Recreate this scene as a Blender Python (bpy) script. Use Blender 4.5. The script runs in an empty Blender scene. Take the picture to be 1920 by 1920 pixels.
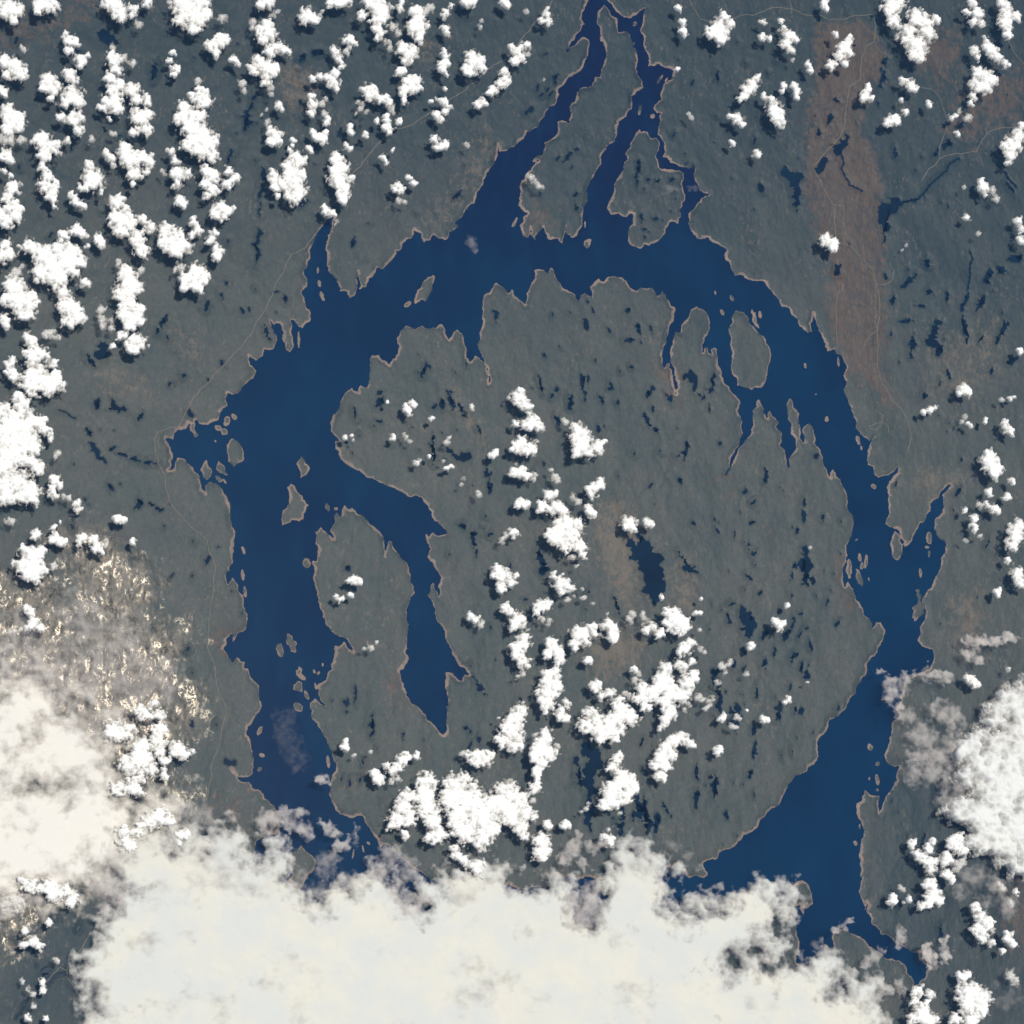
import bpy, math, random
import numpy as np

# ------------------------------------------------------------------ camera, sky, sun, exposure
# 1 unit of the scene is about 57 m on the ground. The camera looks down from orbit, tilted a little.
CAM = np.array([-1300.0, -1270.0, 4000.0])
S = bpy.context.scene
fwd = -CAM / np.linalg.norm(CAM)
right = np.cross(fwd, np.array([0.0, 1.0, 0.0])); right /= np.linalg.norm(right)
upv = np.cross(right, fwd)
DIST = float(np.linalg.norm(CAM))

def ground(px, py, z=0.0):
    """the point at height z seen at photo position px, py (1920 px frame)"""
    px = np.asarray(px, float); py = np.asarray(py, float)
    dx = (px - 960.0) / DIST; dy = (960.0 - py) / DIST
    d = fwd + dx[..., None] * right + dy[..., None] * upv
    t = (z - CAM[2]) / d[..., 2]
    return CAM[0] + t * d[..., 0], CAM[1] + t * d[..., 1]

from mathutils import Matrix, Vector
cd = bpy.data.cameras.new("camera"); cam = bpy.data.objects.new("camera", cd)
S.collection.objects.link(cam); S.camera = cam
M = Matrix(((right[0], upv[0], -fwd[0]), (right[1], upv[1], -fwd[1]), (right[2], upv[2], -fwd[2])))
cam.matrix_world = Matrix.Translation(Vector(CAM)) @ M.to_4x4()
cd.sensor_width = 36; cd.angle = 2 * math.atan(960.0 / DIST)
cd.clip_start = 10; cd.clip_end = 60000

# the sun stands where its glitter falls in the lower left of the picture
gx, gy = ground(10, 1560)
V = CAM - np.array([float(gx), float(gy), 0.0]); V /= np.linalg.norm(V)
L = np.array([-V[0], -V[1], V[2]])
sd = bpy.data.lights.new("sun", 'SUN'); sun = bpy.data.objects.new("sun", sd)
S.collection.objects.link(sun)
sd.energy = 4.2; sd.angle = math.radians(0.53); sd.color = (1.0, 0.965, 0.90)
sun.location = (0, 0, 3000)
sun.rotation_euler = Vector(L).to_track_quat('Z', 'Y').to_euler()
elev = math.asin(L[2]); azim = math.atan2(L[0], L[1])
W = bpy.data.worlds.new("World"); S.world = W; W.use_nodes = True
nt = W.node_tree; bg = nt.nodes['Background']
sky = nt.nodes.new('ShaderNodeTexSky'); sky.sky_type = 'NISHITA'; sky.sun_disc = False
sky.sun_elevation = elev; sky.sun_rotation = azim; sky.altitude = 0
nt.links.new(sky.outputs[0], bg.inputs[0]); bg.inputs[1].default_value = 0.05
S.view_settings.view_transform = 'Standard'; S.view_settings.look = 'None'
S.view_settings.exposure = 0.0; S.view_settings.gamma = 1.0
S.render.engine = 'CYCLES'
S.cycles.transparent_max_bounces = 32; S.cycles.max_bounces = 6
S.cycles.diffuse_bounces = 3; S.cycles.glossy_bounces = 2
S.cycles.sample_clamp_indirect = 4.0

rng = random.Random(11)
npr = np.random.RandomState(5)

# ------------------------------------------------------------------ helpers
_P = np.tile(npr.permutation(256), 2)
_G = np.stack([np.cos(np.arange(256) * 2 * np.pi / 256 * 7.0), np.sin(np.arange(256) * 2 * np.pi / 256 * 7.0)], 1)
def perlin(x, y):
    xi = np.floor(x).astype(int); yi = np.floor(y).astype(int)
    xf = x - xi; yf = y - yi; xi &= 255; yi &= 255
    u = xf * xf * xf * (xf * (xf * 6 - 15) + 10); v = yf * yf * yf * (yf * (yf * 6 - 15) + 10)
    def g(ix, iy, fx, fy):
        h = _G[_P[_P[ix & 255] + (iy & 255)]]
        return h[..., 0] * fx + h[..., 1] * fy
    a = g(xi, yi, xf, yf); b = g(xi + 1, yi, xf - 1, yf)
    c = g(xi, yi + 1, xf, yf - 1); d = g(xi + 1, yi + 1, xf - 1, yf - 1)
    return (a + u * (b - a)) * (1 - v) + (c + u * (d - c)) * v
def fbm(x, y, o=4, g=0.55):
    r = 0; a = 1.0; t = 0
    for k in range(o):
        r = r + a * perlin(x + 17.3 * k, y - 9.1 * k) * 1.5; t += a; a *= g; x = x * 2.03; y = y * 2.03
    return r / t
def billow(x, y, o=3):
    r = 0; a = 1.0; t = 0
    for k in range(o):
        r = r + a * (1 - 2.2 * np.abs(perlin(x + 31.7 * k, y + 5.3 * k))); t += a; a *= 0.55; x = x * 2.1; y = y * 2.1
    return r / t
def sstep(a, b, x):
    t = np.clip((x - a) / (b - a), 0, 1); return t * t * (3 - 2 * t)

def rough(pts, closed=True, amp=0.13, stop=3.2, seed=1):
    """natural small raggedness between traced shore points (midpoint displacement)"""
    r = random.Random(seed); out = []
    n = len(pts)
    def sub(a, b):
        dx, dy = b[0] - a[0], b[1] - a[1]; l = math.hypot(dx, dy)
        if l < stop: out.append(a); return
        k = r.gauss(0, amp); t = 0.5 + r.uniform(-.12, .12)
        m = (a[0] + dx * t - dy * k, a[1] + dy * t + dx * k)
        sub(a, m); sub(m, b)
    for i in range(n if closed else n - 1): sub(pts[i], pts[(i + 1) % n])
    if not closed: out.append(pts[-1])
    return out

def to_world(pts, z=0.0):
    a = np.array(pts, float); x, y = ground(a[:, 0], a[:, 1], z); return list(zip(x.tolist(), y.tolist()))

def make_mesh(name, verts, quads, mats, smooth=True, attrs=None, link=True):
    me = bpy.data.meshes.new(name)
    nv, nf = len(verts), len(quads)
    me.vertices.add(nv); me.vertices.foreach_set('co', np.ascontiguousarray(verts, dtype=np.float32).ravel())
    me.loops.add(nf * 4); me.loops.foreach_set('vertex_index', np.ascontiguousarray(quads, dtype=np.int32).ravel())
    me.polygons.add(nf); me.polygons.foreach_set('loop_start', np.arange(0, nf * 4, 4, dtype=np.int32))
    me.polygons.foreach_set('loop_total', np.full(nf, 4, dtype=np.int32))
    me.polygons.foreach_set('use_smooth', np.full(nf, smooth, dtype=bool))
    me.update(calc_edges=True)
    for k, v in (attrs or {}).items():
        if v.ndim == 1:
            a = me.attributes.new(k, 'FLOAT', 'POINT'); a.data.foreach_set('value', v.astype(np.float32))
        else:
            a = me.attributes.new(k, 'FLOAT_COLOR', 'POINT'); a.data.foreach_set('color', v.astype(np.float32).ravel())
    me.materials.append(mats)
    o = bpy.data.objects.new(name, me)
    if link: S.collection.objects.link(o)
    return o

def compact(verts, quads, attrs):
    used = np.unique(quads); m = np.full(len(verts), -1, np.int64); m[used] = np.arange(len(used))
    return verts[used], m[quads], {k: v[used] for k, v in attrs.items()}

# ------------------------------------------------------------------ node helpers
class N:
    def __init__(s, name):
        s.m = bpy.data.materials.new(name); s.m.use_nodes = True; s.t = s.m.node_tree; s.t.nodes.clear()
        s.out = s.t.nodes.new('ShaderNodeOutputMaterial')
    def n(s, typ, **kw):
        nd = s.t.nodes.new(typ)
        for k, v in kw.items():
            if k.startswith('i_'): nd.inputs[k[2:].replace('_', ' ')].default_value = v
            else: setattr(nd, k, v)
        return nd
    def l(s, a, b): s.t.links.new(a, b)
    def val(s, x, sock):
        if isinstance(x, (int, float)): sock.default_value = x
        elif isinstance(x, tuple): sock.default_value = x
        else: s.l(x, sock)
    def math(s, op, a, b=0.0, clamp=False):
        nd = s.n('ShaderNodeMath', operation=op, use_clamp=clamp); s.val(a, nd.inputs[0]); s.val(b, nd.inputs[1]); return nd.outputs[0]
    def ramp(s, x, a, b, lo=0.0, hi=1.0, smooth=True):
        nd = s.n('ShaderNodeMapRange', interpolation_type='SMOOTHSTEP' if smooth else 'LINEAR', clamp=True)
        s.val(x, nd.inputs[0]); s.val(a, nd.inputs[1]); s.val(b, nd.inputs[2]); s.val(lo, nd.inputs[3]); s.val(hi, nd.inputs[4]); return nd.outputs[0]
    def mix(s, f, a, b):
        nd = s.n('ShaderNodeMix', data_type='RGBA'); s.val(f, nd.inputs[0]); s.val(a, nd.inputs[6]); s.val(b, nd.inputs[7]); return nd.outputs[2]
    def mixsh(s, f, a, b):
        nd = s.n('ShaderNodeMixShader'); s.val(f, nd.inputs[0]); s.l(a, nd.inputs[1]); s.l(b, nd.inputs[2]); return nd.outputs[0]
    def noise(s, scale, det=4, vec=None, rough=0.55, dist=0.0, dims='3D'):
        nd = s.n('ShaderNodeTexNoise', noise_dimensions=dims); nd.inputs['Scale'].default_value = scale
        nd.inputs['Detail'].default_value = det; nd.inputs['Roughness'].default_value = rough; nd.inputs['Distortion'].default_value = dist
        if vec is not None: s.l(vec, nd.inputs['Vector'])
        return nd.outputs[0]
    def pos(s, sc=(1, 1, 1), rot=0.0):
        g = s.n('ShaderNodeNewGeometry'); mp = s.n('ShaderNodeMapping'); mp.inputs['Scale'].default_value = sc
        mp.inputs['Rotation'].default_value = (0, 0, math.radians(rot)); s.l(g.outputs['Position'], mp.inputs['Vector']); return mp.outputs[0]
    def attr(s, name, out='Fac'):
        a = s.n('ShaderNodeAttribute', attribute_name=name); return a.outputs[out]
def rgb(r, g, b):
    f = lambda c: (c / 255 / 12.92) if c / 255 <= 0.04045 else ((c / 255 + 0.055) / 1.055) ** 2.4
    return (f(r), f(g), f(b), 1.0)
def alb(r, g, b, k=0.70):       # surface colour that reads as this sRGB value in full sun here
    c = rgb(r, g, b); return (c[0] * k, c[1] * k, c[2] * k, 1.0)

# ------------------------------------------------------------------ materials
def land_material():
    m = N('forest_ground')
    col = m.attr('zones', 'Color'); sep = m.n('ShaderNodeSeparateColor'); m.l(col, sep.inputs[0])
    brown, tan, marsh = sep.outputs[0], sep.outputs[1], sep.outputs[2]
    teal = m.attr('teal'); shore = m.attr('shore')
    p = m.pos()
    fine = m.noise(0.33, 3, p, 0.7); mid = m.noise(0.05, 5, p, 0.62); big = m.noise(0.006, 4, p, 0.55)
    st1 = m.noise(0.20, 6, m.pos((1.0, 0.18, 1), -6), 0.75, 1.2)       # long glacial grooves, nearly north-south
    st2 = m.noise(0.12, 4, m.pos((1.0, 0.16, 1), 14), 0.6, 0.8)
    green = m.mix(m.ramp(big, .36, .62), alb(62, 74, 68), alb(82, 86, 77))
    green = m.mix(m.ramp(mid, .35, .7, 0, .5), green, alb(78, 80, 70))
    green = m.mix(m.math('MULTIPLY', m.ramp(m.noise(.028, 6, m.pos((1, .55, 1), 8), .7, 1.0), .50, .68), .5), green, alb(92, 86, 76))
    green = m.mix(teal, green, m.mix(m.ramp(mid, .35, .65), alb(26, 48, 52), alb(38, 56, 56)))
    green = m.mix(m.math('MULTIPLY', m.ramp(st1, .50, .72, 0, .42), m.ramp(big, .44, .6)), green, alb(100, 94, 80))
    green = m.mix(m.ramp(m.noise(.16, 6, p, .8), .42, .62, 0, .4), green, alb(44, 57, 56))
    # reddish cut-over land and dry tan uplands, broken by their own ragged noise
    bn = m.math('ADD', brown, m.math('MULTIPLY', m.math('SUBTRACT', mid, .5), 2.4))
    bf = m.math('MULTIPLY', m.ramp(bn, .2, .75), m.ramp(brown, .02, .3))
    bc = m.mix(m.ramp(st1, .4, .68), alb(80, 68, 56), alb(114, 90, 68))
    vb = m.n('ShaderNodeTexVoronoi', feature='DISTANCE_TO_EDGE'); vb.inputs['Scale'].default_value = .042; nb_ = m.n('ShaderNodeTexNoise'); nb_.inputs['Scale'].default_value = .05; m.l(p, nb_.inputs['Vector'])
    vv_ = m.n('ShaderNodeVectorMath', operation='MULTIPLY_ADD'); m.l(nb_.outputs[1], vv_.inputs[0]); vv_.inputs[1].default_value = (14, 14, 0); m.l(p, vv_.inputs[2]); m.l(vv_.outputs[0], vb.inputs['Vector'])
    bc = m.mix(m.math('MULTIPLY', m.ramp(vb.outputs['Distance'], .015, .06, .8, 0), m.ramp(big, .4, .55)), bc, alb(62, 62, 62))
    c = m.mix(m.math('MULTIPLY', bf, .85), green, bc)
    sp0 = m.noise(0.13, 6, m.pos((1.0, 0.6, 1), -4), .85)
    tn = m.math('ADD', tan, m.math('ADD', m.math('MULTIPLY', m.math('SUBTRACT', sp0, .5), 2.4), m.math('MULTIPLY', m.math('SUBTRACT', mid, .5), 1.2)))
    tf = m.math('MULTIPLY', m.ramp(tn, .30, .85), m.ramp(tan, .02, .3))
    c = m.mix(m.math('MULTIPLY', tf, .55), c, alb(134, 116, 94))
    # scattered small clearings and bare knolls
    sp = m.noise(0.16, 6, m.pos((1.0, 0.5, 1), -4), .85)
    spf = m.math('MULTIPLY', m.ramp(sp, .53, .66), m.ramp(m.noise(.011, 3, p, .6), .42, .66, .12, .8))
    c = m.mix(spf, c, alb(138, 118, 98))
    # bare draw-down beach round every water body
    sn = m.math('ADD', shore, m.math('ADD', m.math('MULTIPLY', m.math('SUBTRACT', m.noise(.10, 4, p, .75), .5), -8.0), m.math('MULTIPLY', m.math('SUBTRACT', m.noise(.022, 4, p, .65), .47), -24.0)))
    c = m.mix(m.ramp(sn, .5, 3.4, .7, 0), c, m.mix(m.ramp(m.noise(.05, 3, p), .4, .6), alb(182, 154, 132, .70), alb(160, 138, 122, .66)))
    mf = m.ramp(m.math('ADD', marsh, m.math('SUBTRACT', mid, .5)), .3, .8)
    c = m.mix(m.math('MULTIPLY', mf, m.ramp(m.noise(.035, 6, p, .8), .36, .56, .25, .95)), c, m.mix(m.ramp(sp, .42, .58), alb(118, 108, 94), alb(152, 140, 120)))
    g = m.math('ADD', .60, m.math('MULTIPLY', fine, .80))
    hsv = m.n('ShaderNodeHueSaturation'); m.l(c, hsv.inputs['Color']); m.l(g, hsv.inputs['Value']); c = hsv.outputs[0]
    bs = m.n('ShaderNodeBsdfPrincipled'); m.l(c, bs.inputs['Base Color']); m.l(m.math('SUBTRACT', .56, m.math('MULTIPLY', marsh, .06)), bs.inputs['Roughness'])
    bs.inputs['Specular IOR Level'].default_value = .25
    bump = m.n('ShaderNodeBump'); bump.inputs['Strength'].default_value = .2; bump.inputs['Distance'].default_value = 1.2
    m.l(m.math('ADD', m.math('MULTIPLY', st1, .35), m.math('MULTIPLY', m.noise(.07, 6, m.pos((1, .6, 1), 20), .6, .8), 3.5)), bump.inputs['Height']); m.l(bump.outputs[0], bs.inputs['Normal'])
    # open water of the many rills and bogs: glitters only where it mirrors the sun
    v = m.n('ShaderNodeTexVoronoi', feature='DISTANCE_TO_EDGE'); v.inputs['Scale'].default_value = .19
    wp = m.n('ShaderNodeMapping'); wp.inputs['Scale'].default_value = (1, .7, 1); wp.inputs['Rotation'].default_value = (0, 0, -.45)
    dn = m.n('ShaderNodeTexNoise'); dn.inputs['Scale'].default_value = .06; dn.inputs['Detail'].default_value = 4
    m.l(p, dn.inputs['Vector'])
    va = m.n('ShaderNodeVectorMath', operation='MULTIPLY_ADD'); m.l(dn.outputs[1], va.inputs[0]); va.inputs[1].default_value = (22, 22, 0); m.l(p, va.inputs[2])
    m.l(va.outputs[0], wp.inputs['Vector']); m.l(wp.outputs[0], v.inputs['Vector'])
    wn = m.noise(.16, 5, m.pos((1, .5, 1), -35), .8)
    v2 = m.n('ShaderNodeTexVoronoi', feature='DISTANCE_TO_EDGE'); v2.inputs['Scale'].default_value = .055
    va2 = m.n('ShaderNodeVectorMath', operation='MULTIPLY_ADD'); m.l(dn.outputs[1], va2.inputs[0]); va2.inputs[1].default_value = (46, 46, 0); m.l(p, va2.inputs[2]); m.l(va2.outputs[0], v2.inputs['Vector'])
    wet = m.math('MAXIMUM', m.ramp(v.outputs['Distance'], .03, .13, .75, 0), m.ramp(v2.outputs['Distance'], .02, .085, 1, 0))
    wn2 = m.ramp(m.noise(.03, 4, p, .65), .36, .62, 0, 1)
    wet = m.math('MULTIPLY', m.math('MULTIPLY', wet, wn2), m.ramp(m.math('ADD', marsh, m.math('MULTIPLY', m.math('SUBTRACT', mid, .5), .9)), .15, .65))
    gl = m.n('ShaderNodeBsdfGlossy'); gl.inputs['Color'].default_value = (.019, .0165, .013, 1); gl.inputs['Roughness'].default_value = .21
    m.l(m.mixsh(m.math('MULTIPLY', wet, 1.0), bs.outputs[0], gl.outputs[0]), m.out.inputs[0])
    return m.m

def water_material():
    m = N('lake_water')
    p = m.pos()
    n1 = m.noise(.004, 3, p); n2 = m.noise(.5, 2, p, .7)
    c = m.mix(m.ramp(n1, .35, .65), alb(2, 36, 70), alb(4, 47, 80))
    gy_ = m.n('ShaderNodeSeparateXYZ'); m.l(m.pos(), gy_.inputs[0])
    c = m.mix(m.ramp(m.math('ADD', gy_.outputs[1], m.math('MULTIPLY', m.noise(.006, 4, p), 300)), 560, 980), c, alb(9, 24, 64))
    c = m.mix(m.ramp(m.noise(.02, 5, m.pos((1, .4, 1), 30), .6), .45, .7, 0, .5), c, alb(10, 54, 88))
    hsv = m.n('ShaderNodeHueSaturation'); m.l(c, hsv.inputs['Color']); m.l(m.math('ADD', .88, m.math('MULTIPLY', n2, .24)), hsv.inputs['Value'])
    b = m.n('ShaderNodeBsdfPrincipled'); m.l(hsv.outputs[0], b.inputs['Base Color']); b.inputs['Roughness'].default_value = .05; b.inputs['IOR'].default_value = 1.33
    m.l(b.outputs[0], m.out.inputs[0]); return m.m

def road_material():
    m = N('gravel_road'); p = m.pos()
    c = m.mix(m.ramp(m.noise(.2, 4, p, .7), .35, .65), alb(112, 106, 94), alb(136, 128, 110))
    b = m.n('ShaderNodeBsdfPrincipled'); m.l(c, b.inputs['Base Color']); b.inputs['Roughness'].default_value = .9
    m.l(b.outputs[0], m.out.inputs[0]); return m.m

def cloud_material(name, tint=(1.0, .985, .94), thin=(.80, .70, .58), lo=.12, hi=1.35, grain=1.05, bump=.10, ns=.24, tv=.015):
    m = N(name)
    a = m.attr('thick')
    n = m.noise(ns, 6, m.pos(), .74)
    e = m.math('ADD', a, m.math('MULTIPLY', m.math('SUBTRACT', n, .5), grain))
    al = m.ramp(e, lo, hi, 0, 1)
    al = m.math('MULTIPLY', al, m.ramp(a, 0.0, .08))
    tc = m.mix(m.ramp(m.noise(.012, 4, m.pos(), .6), .35, .65), (tint[0] * (1 - tv), tint[1] * (1 - .7 * tv), tint[2] * (1 - .35 * tv), 1), (tint[0] * (1 + .7 * tv), tint[1] * (1 + .2 * tv), tint[2] * (1 - .9 * tv), 1))
    c = m.mix(m.ramp(e, lo, 1.0 if lo > .1 else .85 if lo > .05 else min(hi, 1.2)), (*thin, 1), tc)
    d = m.n('ShaderNodeBsdfDiffuse'); m.l(c, d.inputs['Color'])
    t = m.n('ShaderNodeBsdfTransparent')
    bu = m.n('ShaderNodeBump'); bu.inputs['Strength'].default_value = bump; bu.inputs['Distance'].default_value = 3.0
    m.l(m.noise(.12, 5, m.pos(), .65), bu.inputs['Height']); m.l(bu.outputs[0], d.inputs['Normal'])
    m.l(m.mixsh(al, t.outputs[0], d.outputs[0]), m.out.inputs[0]); return m.m

def pond_material():
    m = N('peat_dark_water')
    b = m.n('ShaderNodeBsdfPrincipled'); m.l(m.mix(m.ramp(m.noise(.012, 3, m.pos()), .35, .65), alb(8, 26, 44), alb(14, 38, 58)), b.inputs['Base Color'])
    b.inputs['Roughness'].default_value = .05; b.inputs['IOR'].default_value = 1.33; m.l(b.outputs[0], m.out.inputs[0]); return m.m
LAND = land_material(); WATER = water_material(); POND = pond_material(); ROAD = road_material()
CLOUD = cloud_material('cumulus_cloud'); BANK = cloud_material('stratus_cloud', (.69, .68, .615), (.70, .655, .60), .0, 1.2, .36, .15, .07, .06)
VEIL = cloud_material('thin_cloud', (.78, .71, .64), (.74, .67, .61), .0, 1.5, .35, .05, .09)
# ------------------------------------------------------------------ traced shores (photo pixels, 1920 frame)
def P(s):
    v = [float(q) for q in s.replace(',', ' ').split()]
    return list(zip(v[0::2], v[1::2]))

LAKE = P("""1110 -160 1100 -60 1104 0 1092 22 1097 45 1089 57 1070 82 1060 96 1064 98 1076 86 1095 69 1104 74 1102 105 1095 120 1070 144 1047 167
1044 190 1025 207 1012 227 1000 242 982 260 967 272 950 283 936 285 934 270 931 297 925 310 912 325 905 347 894 365 889 382 870 400 852 420
860 425 842 435 832 450 822 447 812 440 807 450 795 455 790 445 777 432 762 450 752 467 740 480 732 490 715 505 706 501 700 517 690 529 677 542
672 542 671 508 669 540 665 555 656 560 652 546 637 546 635 534 624 517 615 507 613 480 615 447 622 420 625 406 610 418 600 430 590 445 582 480
577 495 576 525 576 537 566 546 570 557 574 577 580 580 582 602 575 605 567 616 557 607 551 600 545 600 546 622 551 650 545 662 536 655 529 635
527 610 517 605 515 610 506 600 510 615 519 632 512 655 495 655 487 670 480 677 467 668 470 685 480 694 478 702 465 715 455 725 445 738 435 740
427 737 426 762 412 777 410 787 390 797 377 796 367 787 355 795 347 805 327 812 325 825 310 822 320 840 325 857 320 865 322 872 315 882 326 878
332 857 345 860 360 875 372 890 377 910 386 925 385 912 393 903 410 910 425 930 430 942 431 962 439 992 439 1022 437 1055 425 1087 427 1096
435 1082 442 1092 447 1107 457 1125 459 1145 465 1160 462 1177 447 1187 437 1205 435 1187 425 1207 419 1217 430 1235 437 1244 445 1232 460 1242
457 1252 470 1270 480 1280 486 1292 486 1310 491 1322 487 1335 480 1342 475 1350 462 1370 467 1382 471 1400 476 1422 475 1440 465 1457 447 1457
435 1442 450 1464 467 1466 474 1478 490 1484 502 1500 522 1522 525 1547 517 1567 505 1562 492 1570 482 1576 478 1610 480 1650 530 1690 548 1640
540 1600 565 1583 592 1612 587 1632 575 1647 562 1672 575 1720 640 1745 760 1745 900 1750 1000 1755 1120 1745 1240 1725 1280 1732 1310 1725
1360 1715 1440 1692 1490 1657 1505 1650 1517 1660 1525 1695 1507 1717 1500 1697 1487 1700 1480 1712 1492 1730 1497 1760 1492 1800 1500 1812
1520 1822 1547 1812 1546 1795 1547 1770 1556 1790 1560 1785 1561 1747 1575 1742 1587 1742 1595 1750 1617 1760 1632 1775 1655 1792 1685 1800
1700 1815 1710 1832 1712 1850 1722 1846 1734 1834 1742 1815 1722 1785 1692 1775 1675 1765 1652 1752 1637 1735 1626 1712 1625 1690 1619 1707
1615 1685 1615 1630 1614 1582 1619 1565 1615 1540 1606 1525 1606 1506 1615 1502 1621 1481 1632 1490 1649 1492 1646 1510 1647 1527 1653 1517
1670 1482 1682 1462 1686 1436 1670 1435 1660 1422 1665 1397 1672 1365 1685 1342 1680 1327 1690 1315 1692 1297 1697 1275 1702 1264 1705 1272
1722 1262 1740 1255 1750 1240 1750 1225 1730 1212 1719 1200 1726 1190 1725 1175 1737 1147 1740 1105 1750 1092 1760 1072 1765 1045 1775 1022
1765 1012 1752 992 1752 975 1766 962 1770 950 1767 927 1784 911 1780 908 1755 935 1744 945 1740 962 1720 992 1705 1020 1696 1027 1690 1010
1685 995 1675 990 1660 982 1667 960 1667 930 1667 902 1675 892 1684 885 1682 875 1665 892 1640 890 1637 875 1627 872 1626 855 1632 832 1640 820
1630 827 1615 815 1600 782 1590 750 1580 705 1575 665 1565 655 1550 660 1535 620 1526 587 1522 622 1515 625 1505 615 1490 595 1477 577 1465 575
1450 552 1440 540 1435 530 1405 525 1387 515 1377 517 1370 502 1360 487 1359 480 1362 467 1345 457 1325 445 1315 449 1297 435 1290 420
1302 390 1315 372 1330 366 1312 357 1302 335 1302 307 1290 317 1262 306 1242 295 1246 270 1237 255 1235 237 1240 212 1231 212 1229 195
1240 170 1255 150 1262 132 1242 125 1215 125 1210 95 1200 57 1206 35 1210 15 1185 32 1167 30 1150 15 1137 0 1142 -60 1150 -160""")
CENTRAL = P("""960 541 951 550 941 537 930 530 920 545 905 565 904 595 900 622 902 662 912 685 919 705 917 720 915 697 905 677 892 666 882 679 874 670
874 650 867 627 857 617 850 622 842 637 835 620 825 607 817 615 800 616 791 610 779 617 762 610 750 620 745 640 741 672 737 672 730 685 717 675
709 665 697 666 692 685 692 720 687 727 676 722 671 735 660 727 642 745 635 767 620 790 622 810 637 827 630 826 629 842 640 862 665 880 687 895
712 905 742 917 772 932 791 934 802 947 810 960 815 977 830 987 840 1001 822 1005 812 997 805 1007 799 999 801 1015 802 1042 817 1067 826 1090
822 1120 817 1107 811 1091 807 1110 801 1115 815 1140 825 1170 837 1200 850 1230 875 1260 882 1267 872 1265 867 1277 857 1272 850 1262 835 1260
835 1282 840 1310 837 1350 832 1377 815 1360 792 1335 770 1317 757 1282 750 1257 757 1255 767 1235 767 1170 774 1115 767 1065 759 1052 745 1037
732 1014 727 1017 722 1042 721 1020 712 997 692 982 680 967 667 958 660 952 655 955 646 947 641 956 639 970 630 960 626 967 627 982 622 990
625 1010 612 1000 602 987 595 997 587 992 594 1005 596 1025 594 1052 586 1051 590 1070 591 1100 600 1140 610 1170 630 1190 652 1200 662 1222
655 1217 645 1202 637 1212 627 1210 627 1225 622 1255 615 1260 612 1275 597 1282 602 1315 611 1324 597 1315 589 1309 581 1320 584 1345 595 1357
605 1375 617 1402 625 1422 630 1440 622 1460 620 1482 622 1502 630 1520 645 1530 655 1534 680 1530 687 1545 700 1565 712 1590 719 1582 735 1587
750 1605 762 1615 792 1637 812 1650 900 1670 1000 1662 1085 1648 1130 1650 1200 1640 1252 1625 1270 1622 1285 1637 1292 1647 1320 1647 1327 1635
1320 1617 1345 1610 1360 1592 1382 1582 1395 1565 1410 1560 1425 1537 1440 1522 1465 1500 1477 1475 1500 1452 1512 1447 1515 1438 1527 1432
1535 1417 1532 1395 1540 1380 1552 1365 1555 1350 1585 1330 1592 1312 1605 1290 1625 1262 1640 1230 1657 1195 1660 1180 1652 1167 1642 1167
1634 1177 1625 1157 1605 1125 1600 1105 1590 1090 1584 1102 1580 1090 1583 1060 1590 1042 1594 1010 1600 985 1599 967 1592 960 1587 925 1580 910
1565 885 1561 880 1556 895 1547 877 1542 855 1535 840 1527 830 1526 807 1517 794 1512 797 1507 815 1509 830 1502 825 1500 800 1495 772 1487 757
1480 747 1475 757 1477 777 1484 797 1489 820 1487 850 1479 880 1475 870 1472 850 1465 822 1455 800 1442 770 1439 785 1432 775 1427 757 1421 747
1420 762 1410 770 1410 802 1407 817 1390 836 1382 850 1372 870 1363 892 1359 890 1369 866 1378 848 1386 832 1391 817 1392 790 1389 755 1380 742
1362 722 1357 715 1352 692 1345 675 1342 652 1339 652 1335 665 1329 662 1327 652 1320 652 1317 662 1320 635 1330 620 1327 590 1317 580 1305 574
1295 580 1287 600 1277 610 1274 624 1266 622 1261 640 1256 660 1257 677 1265 692 1270 720 1267 740 1264 720 1260 695 1255 680 1246 690 1242 685
1244 655 1250 642 1255 615 1264 600 1264 575 1255 565 1240 545 1232 555 1225 542 1202 539 1192 546 1180 537 1167 520 1142 519 1132 529 1122 522
1112 532 1110 557 1105 555 1096 549 1084 565 1070 547 1052 535 1045 525 1032 501 1029 512 1020 506 1001 507 997 530 987 550 985 572 972 560""")
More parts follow.
